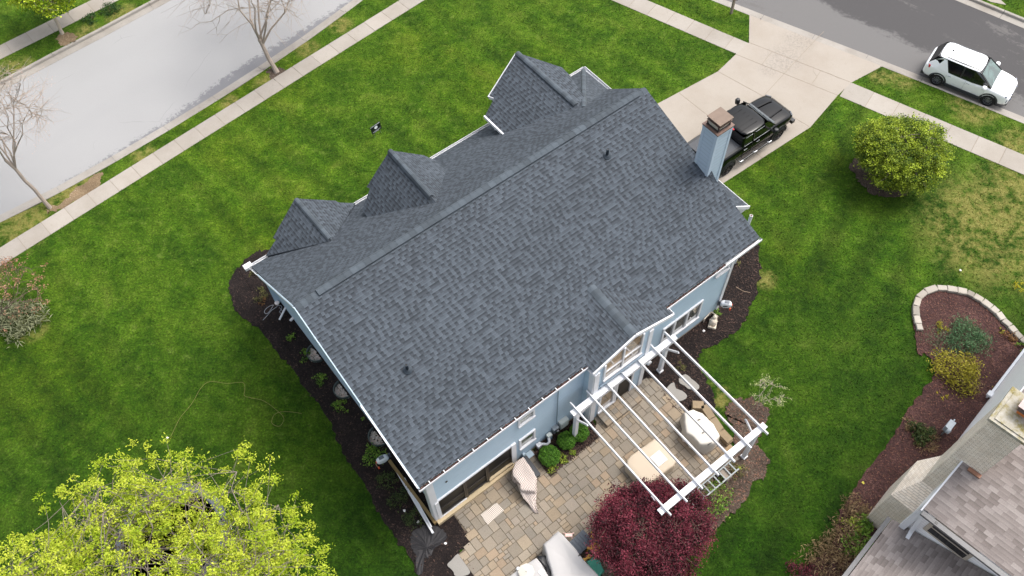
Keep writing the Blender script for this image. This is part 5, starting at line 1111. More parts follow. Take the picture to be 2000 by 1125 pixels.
def mirror_pair(parent, x, y, z, d, mat, arm=.12):
    for s in (-1, 1):
        g = MB(); g.T = Matrix.Translation((x, s*y, z)); g.lathe([(0, -d[1]/2), (d[0]*.4, -d[1]/2+.01), (d[0]*.5, 0), (d[0]*.4, d[1]/2-.01), (0, d[1]/2)], 10, (0, s*arm, .04)); g.bar((0, -s*.05, 0), (0, s*arm, .02), .05, .03)
        g.build('mirror', mat, parent)

WHITEP = plain('white_car_paint', 'f4f6f8', .25, var=.01, coat=.6); BLACKC = plain('black_car_paint', '060708', .12, var=.5, scale=3, coat=.15, spec=.25)
rr, fr = P(1825.3, 163.5, -.13), P(1928.8, 205.8, -.13); fw = (fr-rr).normalized(); lf = Vector((-fw.y, fw.x, 0)); c = rr+fw*1.32+lf*.80
suv = thing('parked_suv', 'white compact SUV with black wheel arches parked against the kerb of the north street', 'car', (c.x, c.y, -.14), math.atan2(fw.y, fw.x))
g = MB(); loft(g, [sec(-2.20, .70, .42, .58, .76, .86), sec(-2.16, .80, .34, .6, .88, 1.0), sec(-1.95, .875, .27, .62, .98, 1.08), sec(-1.3, .90, .25, .62, .98, 1.06), sec(-.3, .90, .23, .6, .96, 1.02), sec(.7, .90, .23, .6, .95, 1.0), sec(1.15, .90, .24, .6, .94, 1.04, .02), sec(1.65, .885, .26, .6, .90, 1.0, .03), sec(2.0, .84, .28, .56, .82, .92, .03), sec(2.15, .74, .32, .52, .72, .82), sec(2.2, .64, .38, .5, .66, .74)])
g.build('body', WHITEP, suv, smooth=True, sub=2)
Lw = [(1.18, .80, 1.03), (.25, .865, .98), (-.8, .865, 1.0), (-1.6, .84, 1.04), (-2.08, .70, 1.06)]; Up = [(.42, .66, 1.54), (.1, .70, 1.59), (-.75, .70, 1.615), (-1.5, .67, 1.59), (-1.80, .60, 1.53)]
def cabin(parent, Lw, Up, roof_m, glass_m):
    g = MB(); fl = lambda p: (p[0], -p[1], p[2])
    for a, b, c_, d in zip(Lw, Lw[1:], Up[1:], Up):
        g.poly([a, b, c_, d]); g.poly([fl(a), fl(d), fl(c_), fl(b)])
    g.poly([Lw[0], Up[0], fl(Up[0]), fl(Lw[0])]); g.poly([Lw[-1], fl(Lw[-1]), fl(Up[-1]), Up[-1]])
    g.build('cabin_glass', glass_m, parent)
    g = MB()
    loft(g, [(u[0], [(0, u[2]-.03), (u[1]*.7, u[2]-.03), (u[1]+.015, u[2]-.02), (u[1]+.01, u[2]+.012), (u[1]*.85, u[2]+.035), (u[1]*.4, u[2]+.05), (0, u[2]+.055)]) for u in Up])
    g.build('roof', roof_m, parent, smooth=True, sub=1)
cabin(suv, Lw, Up, WHITEP, M_GLASS_CAR)
g = MB(); pane(g, [(1.16, .72, 1.04), (.46, .61, 1.525), (.46, -.61, 1.525), (1.16, -.72, 1.04)], .008); g.build('windshield', M_WSHIELD, suv)
g = MB(); 
for s in (1, -1):
    q = [(-.98, s*.878, 1.0), (-1.6, s*.86, 1.03), (-2.09, s*.73, 1.05), (-1.82, s*.665, 1.34), (-1.52, s*.69, 1.59), (-1.3, s*.71, 1.57)]; g.poly(q)
g.parts('pillar', WHITEP, suv)
g = MB()
for s in (1, -1): g.bar((1.17, s*.80, 1.03), (.42, s*.675, 1.55), .05, .04); g.bar((-.35, s*.868, 1.0), (-.38, s*.705, 1.59), .07, .03)
g.parts('pillar', M_BLACKP, suv)
g = MB()
for s in (1, -1): g.bar((.25, s*.61, 1.665), (-1.4, s*.60, 1.67), .035, .03)
g.parts('roof_rail', M_BLACKP, suv); g = MB(); g.lathe([(.06, 0), (.02, .07), (0, .08)], 8, (-1.3, 0, 1.64)); g.build('antenna', M_BLACKP, suv)
for x in (-1.32, 1.32):
    for s in (1, -1): arch(suv, x, s*.915, .35, .22, s, plain('cladding', '2d3033', .6)); wheel(suv, x, s*.80, .35, .23, plain('dark_rim', '7d8187', .3, .6), 10, s)
g = MB()
for s in (1, -1): g.bar((-.9, s*.90, .3), (.9, s*.90, .3), .05, .16)
g.box((-2.14, 0, .38), (.16, 1.5, .2)); g.box((2.13, 0, .36), (.14, 1.3, .16)); g.parts('cladding', plain('cladding', '2d3033', .6), suv)
for s in (1, -1):
    g = MB(); g.bar((-2.10, s*.60, .92), (-1.93, s*.85, .95), .08, .13); g.build('tail_light', plain('tail_red', 'b01c22', .25), suv)
    g = MB(); g.bar((2.16, s*.30, .79), (1.98, s*.80, .86), .06, .06); g.bar((2.19, s*.46, .60), (2.06, s*.76, .62), .10, .16); g.parts('headlight', plain('headlight_dark', '4e5870', .2), suv)
g = MB(); g.box((2.17, 0, .60), (.12, .8, .26)); g.build('grille', M_BLACKP, suv)
mirror_pair(suv, .88, .90, 1.05, (.26, .17), WHITEP)
g = MB()
for s in (1, -1):
    for x in (.95, -.05, -1.0): g.bar((x, s*.905, .35), (x, s*.892, .95), .008, .008)
    for x in (.1, -.85): g.bar((x-.08, s*.905, .86), (x+.08, s*.905, .86), .02, .02)
g.parts('door_gap', plain('gap_grey', '9fa4a8', .6), suv)

trk = hthing('parked_pickup', 'black crew-cab pickup with grey bed cover parked on the driveway behind the chimney', 'truck', 25.8, 16.22, .026)
g = MB(); loft(g, [sec(-2.92, .93, .62, .85, 1.12, 1.26, 0), sec(-2.85, .98, .52, .85, 1.16, 1.31, 0), sec(-1.75, 1.0, .5, .85, 1.16, 1.32, 0), sec(-.92, 1.0, .45, .85, 1.16, 1.32, 0), sec(0, 1.0, .42, .8, 1.14, 1.28, 0), sec(1.0, 1.0, .42, .8, 1.14, 1.27, .02), sec(1.3, 1.0, .44, .8, 1.12, 1.26, .05), sec(2.2, .98, .46, .8, 1.08, 1.2, .07), sec(2.65, .94, .46, .8, 1.0, 1.12, .06), sec(2.8, .84, .48, .74, .9, 1.02, .04)])
g.build('body', BLACKC, trk, smooth=True, sub=1)
LT = [(1.34, .88, 1.30), (.55, .95, 1.27), (-.35, .93, 1.27), (-.95, .90, 1.28)]; UT = [(.80, .80, 1.83), (.3, .85, 1.89), (-.4, .86, 1.90), (-.90, .83, 1.87)]
cabin(trk, LT, UT, BLACKC, plain('black_glass', '0a0b0c', .06, var=0, coat=.6))
g = MB(); pane(g, [(1.31, .82, 1.32), (.83, .75, 1.80), (.83, -.75, 1.80), (1.31, -.82, 1.32)], .008); g.build('windshield', plain('truck_windshield', '1c2526', .12, var=.2), trk)
g = MB()
for s in (1, -1): g.bar((1.34, s*.89, 1.30), (.80, s*.815, 1.84), .06, .05); g.bar((-.93, s*.91, 1.28), (-.90, s*.84, 1.87), .12, .05); g.bar((-.20, s*.945, 1.28), (-.22, s*.865, 1.88), .08, .03)
g.parts('pillar', BLACKC, trk)
g = MB()
for s in (1, -1): g.bar((1.1, s*.955, 1.285), (-.8, s*.945, 1.285), .014, .014)
for s in (1, -1): g.bar((.5, s*.875, 1.78), (-.12, s*.885, 1.80), .014, .012); g.bar((-.32, s*.885, 1.80), (-.75, s*.875, 1.79), .014, .012)
g.parts('window_trim', plain('trim_satin', '6f7276', .3, .8), trk)
g = MB(); g.box((-1.90, 0, 1.325), (1.86, 1.66, .03)); g.build('bed_cover', plain('bed_cover', '404246', .7, var=.06, bump=.3), trk)
g = MB()
for s in (1, -1): g.bar((-.95, s*.86, 1.335), (-2.86, s*.86, 1.335), .12, .03)
g.parts('bed_rail', M_BLACKP, trk)
for k in range(5): 
    g = MB(); g.bar((.3, -.5+k*.25, 1.943), (-.76, -.5+k*.25, 1.938), .03, .014); g.build('roof_rib', BLACKC, trk)
g = MB()
for s in (1, -1): g.bar((1.45, s*.42, 1.335), (2.5, s*.34, 1.265), .07, .02)
g.parts('hood_crease', BLACKC, trk)
g = MB(); g.box((-.885, 0, 1.86), (.05, .36, .05)); g.build('brake_light', plain('brake_red', 'e0303a', .25), trk)
g = MB(); g.bar((1.37, .8, 1.325), (1.37, -.8, 1.325), .10, .03); g.bar((1.33, .5, 1.34), (1.2, .05, 1.45), .02, .02); g.bar((1.33, -.1, 1.34), (1.2, -.5, 1.45), .02, .02); g.parts('wiper', plain('cowl_grey', '50565a', .6), trk)
for x in (-1.75, 1.80):
    for s in (1, -1): arch(trk, x, s*1.02, .41, .28, s, M_BLACKP); wheel(trk, x, s*.89, .41, .28, plain('black_rim', '26272a', .3, .7), 8, s)
for s in (1, -1):
    g = MB(); g.tube([(-.95, s*1.06, .42), (.95, s*1.06, .42)], .055, 10); g.build('side_step', M_BLACKP, trk)
    g = MB()
    for x in (-1.02, -.05, .95): g.tube([(x, s*1.0, .46), (x+.02, s*1.08, .43), (x+.20, s*1.09, .43)], .045, 10)
    g.parts('step_end', plain('step_steel', '85888c', .35, .8), trk)
    g = MB(); g.bar((.95, s*.93, 1.3), (.95, s*1.18, 1.38), .04, .03); g.bar((.95, s*.93, 1.24), (.95, s*1.18, 1.30), .04, .03); g.T = Matrix.Translation((.95, s*1.26, 1.42)); g.lathe([(0, -.17), (.1, -.15), (.125, -.05), (.125, .08), (.09, .15), (0, .16)], 12); g.build('mirror', M_BLACKP, trk)
    g = MB(); g.bar((2.78, s*.62, .98), (2.62, s*.88, 1.0), .06, .16); g.parts('headlight', plain('headlight_grey', '4d5258', .2), trk)
    g = MB()
    for x in (.1, -.75): g.bar((x-.1, s*1.006, 1.10), (x+.1, s*1.006, 1.10), .03, .03)
    g.parts('door_handle', plain('trim_satin', '6f7276', .3, .8), trk)
    g = MB(); g.bar((.98, s*1.003, .5), (1.0, s*.995, 1.2), .01, .01); g.bar((-.3, s*1.003, .5), (-.3, s*.995, 1.2), .01, .01); g.bar((-.9, s*1.003, .5), (-.9, s*.995, 1.2), .014, .014); g.parts('door_gap', M_BLACKP, trk)
g = MB(); g.box((2.84, 0, .78), (.06, 1.2, .34)); g.build('grille', M_BLACKP, trk); g = MB(); g.box((2.86, 0, .5), (.2, 1.9, .2)); g.box((-2.98, 0, .55), (.2, 1.9, .18)); g.parts('bumper', M_BLACKP, trk)

# ================================================================== plants
def leaf_mesh(name, pos, siz, tone, mat, parent=None, up=.5, aspect=.55, loc=None):
    n = len(pos); nr = rng.normal(size=(n, 3)); nr[:, 2] = np.abs(nr[:, 2])+up; nr /= np.linalg.norm(nr, axis=1)[:, None]
    a = rng.normal(size=(n, 3)); a -= nr*(a*nr).sum(1)[:, None]; a /= np.linalg.norm(a, axis=1)[:, None]; b = np.cross(nr, a)
    s = (siz*np.ones(n))[:, None]; droop = nr*s*.25
    V = np.stack([pos-a*s, pos-b*s*aspect+droop, pos+a*s, pos+b*s*aspect+droop], 1).reshape(-1, 3)
    me = bpy.data.meshes.new(name); me.vertices.add(4*n); me.vertices.foreach_set('co', V.astype(np.float32).ravel()); me.loops.add(4*n); me.loops.foreach_set('vertex_index', np.arange(4*n, dtype=np.int32))
    me.polygons.add(n); me.polygons.foreach_set('loop_start', np.arange(0, 4*n, 4, dtype=np.int32)); me.polygons.foreach_set('loop_total', np.full(n, 4, np.int32)); me.update(calc_edges=True)
    ca = me.color_attributes.new('Col', 'FLOAT_COLOR', 'CORNER'); t_ = np.repeat(np.clip(tone, 0, 1.0), 4).astype(np.float32); ca.data.foreach_set('color', np.c_[t_, t_, t_, np.ones_like(t_)].ravel())
    me.materials.append(mat); o = bpy.data.objects.new(name, me); COL.objects.link(o); o.parent = parent
    if loc is not None: o.location = loc
    return o
def curve(a, b, bow, n=4, wob=.0):
    a = Vector(a); b = Vector(b); m_ = (a+b)/2+Vector(bow); L = (b-a).length; out = []
    for k in range(n+1):
        s_ = k/n; p = a*(1-s_)**2+m_*2*s_*(1-s_)+b*s_*s_
        if 0 < k < n: p += Vector((random.gauss(0, wob*L), random.gauss(0, wob*L), random.gauss(0, wob*L)))
        out.append(p)
    return out
def crown_tree(name, label, cat, base, fork, centre, rad, mats, trunk_r=.12, limbs=6, mids=5, tips=6, leaf=(26, .3, .1), shell=.55, tone=(.2, .8), extra=0, group=None, bare=False, twig_r=.012, flat=.5, seed=1, twigs=3, hole=None, lump=.25, aspect=.55):
    """a tree: trunk to a fork, limbs to regions of the crown, boughs, twigs, and leaf clumps at the tips"""
    random.seed(seed); global rng; rng = np.random.default_rng(seed)
    t_ = thing(name, label, cat, (base[0], base[1], 0), 0, group); B = Vector((base[0], base[1], 0)); F = Vector(fork)-B; Cn = Vector(centre)-B
    def rnd_dir():
        while True:
            v = Vector((random.uniform(-1, 1), random.uniform(-1, 1), random.uniform(-.75, 1)))
            if .1 < v.length < 1: return v.normalized()
    lump_dirs = [(rnd_dir(), random.uniform(.75, 1.2)) for _ in range(14)]
    def shape(v):
        k = 1.0
        for d, s_ in lump_dirs: k += lump*(s_-1)*4*max(0, v.dot(d)-.6)
        return k
    dirs = []
    for i in range(limbs):   # golden-angle spread of limbs
        z = -.25+1.15*(i+.5)/limbs; a = i*2.39996+random.uniform(-.3, .3); r = math.sqrt(max(0, 1-z*z)); dirs.append(Vector((r*math.cos(a), r*math.sin(a), z)))
    g = MB(); tr_p = curve((0, 0, -.05), F, (random.uniform(-.1, .1), random.uniform(-.1, .1), 0), 5, .01); g.tube(tr_p, [trunk_r*1.35, trunk_r*1.05, trunk_r, trunk_r*.95, trunk_r*.9, trunk_r*.85], 9)
    bg_ = MB(); cl = []; E3 = Vector(rad)
    def el(v, f): k = shape(v)*f; return Cn+Vector((v.x*E3.x*k, v.y*E3.y*k, v.z*E3.z*k))
    for d in dirs:
        lt = el(d, .5+.08*random.random()); st_ = tr_p[-1] if random.random() < .6 else tr_p[-2]; lp = curve(st_, lt, Vector((0, 0, .12*(lt-st_).length)), 5, .03); r0 = trunk_r*.5
        g.tube(lp, [r0*(1-.15*k) for k in range(6)], 7)
        for j in range(mids):
            v = (d*1.1+rnd_dir()*.95).normalized(); mt_ = el(v, random.uniform(.62, .85)); s0_ = lp[random.choice([2, 3, 4, 5, 5])]; mp = curve(s0_, mt_, Vector((0, 0, .08*(mt_-s0_).length)), 4, .04); bg_.tube(mp, [max(twig_r*1.5, r0*.34*(1-.17*k)) for k in range(5)], 5, False)
            for q in range(tips):
                w_ = (v*1.25+rnd_dir()*.6).normalized(); f = random.uniform(shell, 1.0)**.6; tp = el(w_, f); s1 = mp[random.choice([1, 2, 3, 4, 4])]; pth = curve(s1, tp, Vector((0, 0, .06*(tp-s1).length)), 3, .05); bg_.tube(pth, [twig_r*1.6, twig_r*1.2, twig_r*.9, twig_r*.5], 4, False); cl.append(tp)
                if bare or twigs:
                    for _ in range(twigs):
                        s2 = pth[random.choice([1, 2, 3])]; e2 = s2+(rnd_dir()*.8+(tp-s1).normalized()*.9)*random.uniform(.25, .7)*(.35*E3.x if bare else .25); bg_.tube([s2, (s2+e2)/2+rnd_dir()*.04, e2], [twig_r*.7, twig_r*.5, twig_r*.3], 3, False)
                        cl.append(e2) if not bare or random.random() < .3 else None
    for _ in range(extra): v = rnd_dir(); cl.append(el(v, random.uniform(shell, 1.0)**.5))
    g.build('trunk', mats[0], t_); bg_.build('branch', mats[0], t_)
    n, sp, sz = leaf
    if n:
        if hole is not None: hc = Vector(hole[0])-B; cl = [p for p in cl if (p-hc).length > hole[1]]
        cl = np.array([tuple(p) for p in cl]); m_ = len(cl); pos = np.repeat(cl, n, 0)+rng.normal(size=(m_*n, 3))*sp*np.array([1, 1, flat]); tn = np.repeat(rng.uniform(tone[0], tone[1], m_), n)+rng.uniform(-.25, .25, m_*n)
        leaf_mesh('foliage', pos, sz*rng.uniform(.6, 1.3, m_*n), tn, mats[1], t_, aspect=aspect)
    return t_
BARK = plain('grey_bark', '7a7067', .9, var=.3, scale=6, bump=.8); BARK_L = plain('pale_bark', 'a39889', .9, var=.2, scale=8); BARK_D = plain('dark_bark', '5a4a40', .9, var=.3)
def xyz(px, py, z): p = P(px, py, z); return (p.x, p.y, z)
# tree with fresh yellow-green leaves over the trampoline
crown_tree('leafy_tree', 'large tree in fresh yellow-green leaf filling the lower left corner over the trampoline', 'tree', xyz(250, 1290, 0)[:2], xyz(275, 1240, 2.0), xyz(272, 1196, 4.7), (6.3, 5.3, 1.8), (BARK, leafmat('lime_leaf', '9cbb18', 'e4ee52', trans=.35)), .10, 13, 9, 8, (32, .095, .050), .25, (.15, 1.0), seed=5, twigs=2, lump=.62, aspect=.42, extra=220, twig_r=.008)
# red maple by the patio
crown_tree('red_maple', 'dark red cut-leaf maple standing between the patio and the lawn', 'tree', xyz(1235, 1075, 0)[:2], xyz(1235, 1065, .7), xyz(1262, 1030, 1.7), (2.3, 2.05, 1.1), (BARK_D, leafmat('maple_leaf', '2a0b14', '8f3a4b', trans=.15)), .09, 12, 7, 8, (52, .12, .036), .45, (.0, 1.0), seed=8, extra=230, twigs=1, lump=.85, hole=(xyz(1256, 1034, 2.7), .42))
# clipped round tree in the side lawn
crown_tree('round_tree', 'dense round yellow-green tree in a mulch ring between driveway and sidewalk', 'tree', xyz(1727, 352, 0)[:2], xyz(1732, 340, .7), xyz(1752, 294, 1.7), (1.98, 1.9, 1.35), (BARK, leafmat('round_leaf', '2c520a', 'bcd03a', trans=.15)), .10, 12, 7, 8, (50, .11, .042), .5, (.0, 1.0), seed=3, extra=380, twigs=1, lump=.7)
# leafy street tree, top left
crown_tree('street_tree', 'small street tree in yellow-green leaf at the top left edge', 'tree', xyz(122, 66, 0)[:2], xyz(100, 20, 1.2), xyz(78, -28, 2.6), (2.0, 2.0, 1.3), (BARK_L, leafmat('street_leaf', '5c9012', 'dcec40')), .09, 9, 6, 6, (16, .16, .075), .45, (.1, .95), seed=4, twigs=1)
# bare trees on the near verge
crown_tree('bare_tree', 'bare grey tree on the verge at the top, its branches spread over the pale road', 'tree', xyz(541, 141, 0)[:2], xyz(506, 76, 1.6), xyz(505, -65, 4.4), (5.0, 5.0, 2.6), (plain('bare_bark', '92867b', .9, var=.2, scale=8, bump=.5), BARK_L), .115, 7, 7, 6, (0, 0, 0), .5, seed=12, bare=True, twigs=4, twig_r=.011)
crown_tree('budding_tree', 'slim budding tree on the verge at the left edge, leaning over the pale road', 'tree', xyz(98, 406, 0)[:2], xyz(10, 312, 2.75), xyz(-10, 205, 5.0), (3.0, 2.6, 2.0), (plain('bare_bark', '92867b', .9), leafmat('pink_bud', 'c9a091', 'e0c4b4')), .085, 7, 5, 5, (5, .10, .02), .5, seed=15, bare=True, twigs=3, twig_r=.010)
# shrub with brown leaves at the left edge
crown_tree('brown_shrub', 'spreading shrub with russet brown leaves at the left edge of the lawn', 'shrub', xyz(-15, 650, 0)[:2], xyz(-15, 630, .5), xyz(-15, 578, 1.4), (2.1, 2.2, 1.1), (BARK_D, leafmat('russet_leaf', '86583c', 'cba184')), .05, 9, 4, 4, (9, .07, .04), .45, seed=23, twigs=1, twig_r=.008, lump=.95)
crown_tree('budding_shrub', 'thin open shrub with pale yellow-green buds on the lawn side of the pergola', 'shrub', xyz(1478, 800, 0)[:2], xyz(1482, 790, .3), xyz(1500, 768, 1.0), (.8, .7, .65), (BARK_L, leafmat('pale_bud', '9fae5a', 'd3dba0')), .02, 5, 3, 3, (5, .04, .026), .5, seed=19, twigs=1, twig_r=.006)

def clump(name, label, cat, px, py, r, h, mat, n=400, size=.03, group=None, tone=(.1, .9), stems=7, z=.0, flat=.8, blade=False):
    global rng
    p = P(px, py, 0); t_ = thing(name, label, cat, (p.x, p.y, z), 0, group); rng = np.random.default_rng(int(px*7+py))
    random.seed(int(px+py)); g = MB()
    for k in range(stems):
        a = random.random()*6.28; q = Vector((math.cos(a)*r*.6*random.random(), math.sin(a)*r*.6*random.random(), h*.75)); g.tube([(0, 0, 0), tuple(q*.5+Vector((0, 0, .05))), tuple(q)], [.012, .009, .004], 4, False)
    g.build('stem', BARK_D, t_)
    nc = max(5, int(n/16)); d = rng.normal(size=(nc, 3)); d[:, 2] = np.abs(d[:, 2]); d /= np.linalg.norm(d, axis=1)[:, None]; d *= (rng.uniform(.3, 1, nc)**.4)[:, None]; c_ = d*np.array([r, r, h*.85])+np.array([0, 0, h*.12])
    c_[:, :2] *= (1+.25*np.sin(np.arctan2(c_[:, 1], c_[:, 0])*3+px))[:, None]
    k = rng.integers(0, nc, n); pos = c_[k]+rng.normal(size=(n, 3))*r*.16; pos[:, 2] = np.maximum(pos[:, 2], .02); leaf_mesh('foliage', pos, size*rng.uniform(.6, 1.3, n), rng.uniform(*tone, nc)[k]+rng.uniform(-.25, .25, n), mat, t_, aspect=.16 if blade else .55, up=0 if blade else .5)
    return t_
GREEN = leafmat('bright_leaf', '4c7a24', '9cc04a'); DGREEN = leafmat('dark_leaf', '2c4020', '5a6a35'); LIMEY = leafmat('lime_small', '7f9a2c', 'c0d052'); BOX = leafmat('boxwood_leaf', '2f5c18', '7ab238', trans=.15)
OLIVE = leafmat('olive_leaf', '5b5f33', '8f8a52'); TANG = leafmat('dry_stem', '7d6a4c', 'b59a72'); BLUEG = leafmat('blue_green_leaf', '3e6a44', '7ca070'); YEL = leafmat('yellow_leaf', '7d7a22', 'c4b93c'); RUST = leafmat('rust_leaf', '7a5233', 'a88050')
# boxwoods by the patio: round and dense
for i, (px, py, r, lab) in enumerate(((1073, 889, .43, 'clipped round boxwood nearest the covered chair, with the white vent elbow behind it'), (1106, 858, .37, 'clipped round boxwood in the middle of three by the rear wall'), (1131, 842, .40, 'clipped round boxwood behind the left rear pergola post'))):
    p = P(px, py, .45); t_ = thing('boxwood', lab, 'shrub', (p.x, p.y, .02), 0, 'round boxwoods by the patio'); rng = np.random.default_rng(40+i)
    g = MB(); g.tube([(0, 0, 0), (0, 0, .4)], .03, 6); g.build('stem', BARK_D, t_); n = 5200; d = rng.normal(size=(n, 3)); d /= np.linalg.norm(d, axis=1)[:, None]; rad = r*(rng.uniform(.55, 1, n)**.25)*(1+.06*np.sin(d[:, 0]*9+i)*np.sin(d[:, 1]*8))
    pos = d*rad[:, None]*np.array([1, 1, .85])+np.array([0, 0, r*.85]); leaf_mesh('foliage', pos, .026*rng.uniform(.7, 1.3, n), .45+.5*np.sin(d[:, 0]*13)*np.sin(d[:, 1]*11+d[:, 2]*7)*.4+rng.uniform(-.35, .35, n), BOX, t_)
PL = [('small_plant', 'bright green hosta clump next to the hose reel at the west corner', 'plant', 731, 892, .42, .4, GREEN, 420, .045),
      ('small_plant', 'bright green plant in the west bed nearest the street of the row of young plants', 'plant', 570, 661, .2, .25, GREEN, 180, .03), ('small_plant', 'bright green plant in the west bed beside the first window well', 'plant', 598, 696, .26, .28, GREEN, 220, .035),
      ('small_plant', 'bright green plant in the west bed opposite the loose end of the tan rope loop', 'plant', 628, 743, .3, .3, GREEN, 280, .035), ('small_plant', 'bright green plant in the west bed level with the second window well', 'plant', 666, 794, .3, .3, GREEN, 280, .035),
      ('small_plant', 'tiny sprig in the west bed right of the bright green plant', 'plant', 677, 806, .1, .15, GREEN, 60, .025), ('small_plant', 'tiny sprig by the west wall above the hose reel', 'plant', 711, 821, .1, .15, GREEN, 60, .025),
      ('dark_shrub', 'dark green low shrub in the west bed just below the hose reel', 'shrub', 757, 939, .42, .4, DGREEN, 500, .035), ('dark_shrub', 'dark green low shrub in the middle beside the loose downspouts', 'shrub', 783, 976, .45, .4, DGREEN, 520, .035),
      ('dark_shrub', 'dark green low shrub nearest the black fabric', 'shrub', 808, 1016, .40, .35, DGREEN, 420, .035), ('small_plant', 'olive young shrub near the front corner in the black mulch', 'plant', 499, 537, .25, .3, OLIVE, 160, .03),
      ('small_plant', 'rusty and green young shrub in the black mulch above the white light', 'plant', 510, 577, .36, .35, OLIVE, 260, .035), ('small_plant', 'reddish twiggy plant in the black mulch above the white light', 'plant', 513, 588, .22, .2, RUST, 120, .03),
      ('small_plant', 'lime green sprig in front of the boxwoods, nearest the pergola post', 'plant', 1117, 884, .2, .2, LIMEY, 180, .03), ('small_plant', 'lime green clump touching the lower boxwood', 'plant', 1097, 897, .25, .25, LIMEY, 240, .03), ('small_plant', 'lime green clump at the tip of the triangular bed', 'plant', 1077, 915, .26, .25, LIMEY, 240, .03),
      ('small_plant', 'small green plant at the right corner of the blue house by the hose reel', 'plant', 1399, 611, .22, .3, GREEN, 160, .035), ('small_plant', 'small olive sprig by the east corner board', 'plant', 1439, 517, .18, .2, OLIVE, 120, .03), ('small_plant', 'small leafy plant in the black mulch under the pergola', 'plant', 1328, 718, .25, .15, OLIVE, 170, .03),
      ('small_plant', 'green sprig in the grey mulch by the lower right pergola post', 'plant', 1440, 921, .38, .3, OLIVE, 420, .03), ('small_plant', 'bright sprig in the middle of the olive clump by the pergola post', 'plant', 1439, 920, .12, .38, LIMEY, 90, .03),
      ('flowering_shrub', 'loose green and tan shrub beyond the ladder', 'shrub', 1388, 975, .75, .55, GREEN, 900, .04), ('flowering_shrub', 'dry tan half of the shrub beyond the ladder', 'shrub', 1402, 962, .6, .5, TANG, 700, .05), ('small_plant', 'bright green leaves right of the maple crown', 'plant', 1352, 990, .35, .4, GREEN, 300, .04),
      ('ornamental_grass', 'blue-green feathery clump in the brown mulch bed', 'plant', 1888, 665, .85, .45, BLUEG, 2600, .075), ('ornamental_grass', 'sprawling green trailing plant at the left edge of the brown bed', 'plant', 1835, 668, .75, .3, BLUEG, 1100, .045), ('small_plant', 'dull yellow tuft above the blue-green clump', 'plant', 1838, 643, .28, .2, YEL, 200, .035),
      ('yellow_shrub', 'yellow-green mounded shrub in the brown bed nearest the white wall', 'shrub', 1866, 728, .92, .75, YEL, 2400, .045), ('dry_stems', 'tangle of dry brown stems behind the yellow-green mounded shrub', 'plant', 1892, 752, .55, .2, TANG, 420, .08),
      ('dark_shrub', 'dark green shrub by the grey gas meter in the brown bed', 'shrub', 1798, 848, .45, .4, DGREEN, 900, .05), ('dry_stems', 'dry brown stems round the shrub by the gas meter', 'plant', 1812, 862, .55, .2, TANG, 500, .08), ('dry_stems', 'dry grass at the bed edge by the gas-meter shrub', 'plant', 1775, 832, .35, .2, TANG, 220, .07),
      ('small_plant', 'orange-brown tuft at the right end of the brown bed', 'plant', 1972, 659, .3, .2, RUST, 260, .035), ('small_plant', 'small green plant by the white wall at the right edge', 'plant', 1992, 678, .2, .2, GREEN, 140, .03), ('small_plant', 'yellow stalk inside the edging at the right', 'plant', 1953, 647, .15, .25, YEL, 60, .03),
      ('weed', 'yellow flowering weed in the lawn at the right edge', 'plant', 1985, 562, .3, .25, leafmat('yellow_flower', 'b9b020', 'e6da2a'), 110, .03), ('dry_stems', 'yellow dry stalk lying in the brown bed', 'plant', 1838, 774, .28, .12, leafmat('yellow_flower', 'b9b020', 'e6da2a'), 46, .04),
      ('tangled_shrub', 'tangle of dry stems at the foot of the cream brick chimney', 'shrub', 1668, 1000, .6, .4, TANG, 700, .08), ('leafy_shrub', 'bright green leafy shrub against the brick at the lower right', 'shrub', 1684, 1022, .4, .5, GREEN, 420, .05), ('tangled_shrub', 'wide tangle of dry brown stems by the wing roof at the bottom edge', 'shrub', 1650, 1065, .95, .5, TANG, 1400, .09),
      ('leafy_shrub', 'green leafy shrub under the eave of the lower right wing roof', 'shrub', 1676, 1068, .6, .6, GREEN, 800, .05), ('leafy_shrub', 'small green sprigs in the tangle at the bottom edge', 'shrub', 1664, 1030, .4, .4, LIMEY, 260, .04), ('tangled_shrub', 'dry stems spilling on the lawn at the bottom right', 'shrub', 1615, 1100, .8, .4, TANG, 900, .09),
      ('red_shrub', 'dark red shrub just showing at the bottom edge right of the lawn', 'shrub', 1565, 1128, .55, .35, leafmat('maple_leaf', '3a1a26', '8a4656'), 900, .035), ('ornamental_grass', 'grey-green ornamental grass under the russet shrub at the left edge', 'plant', 38, 628, 1.0, .7, leafmat('grey_grass', '7d8462', 'a8ab86'), 1500, .14),
      ('ground_ivy', 'dark green patch of creeping plants on the far verge, at the top left', 'plant', 215, 20, .6, .12, leafmat('verge_dark', '23421c', '44682a'), 700, .04), ('ground_ivy', 'dark green patch of creeping plants on the far verge, nearer the small street tree', 'plant', 180, 38, .5, .12, leafmat('verge_dark', '23421c', '44682a'), 500, .04)]
for q in PL:
    clump(q[0], q[1], q[2], q[3], q[4], q[5], q[6], q[7], q[8], q[9], blade=(q[7] in (TANG, BLUEG) or 'ornamental_grass' == q[0]))

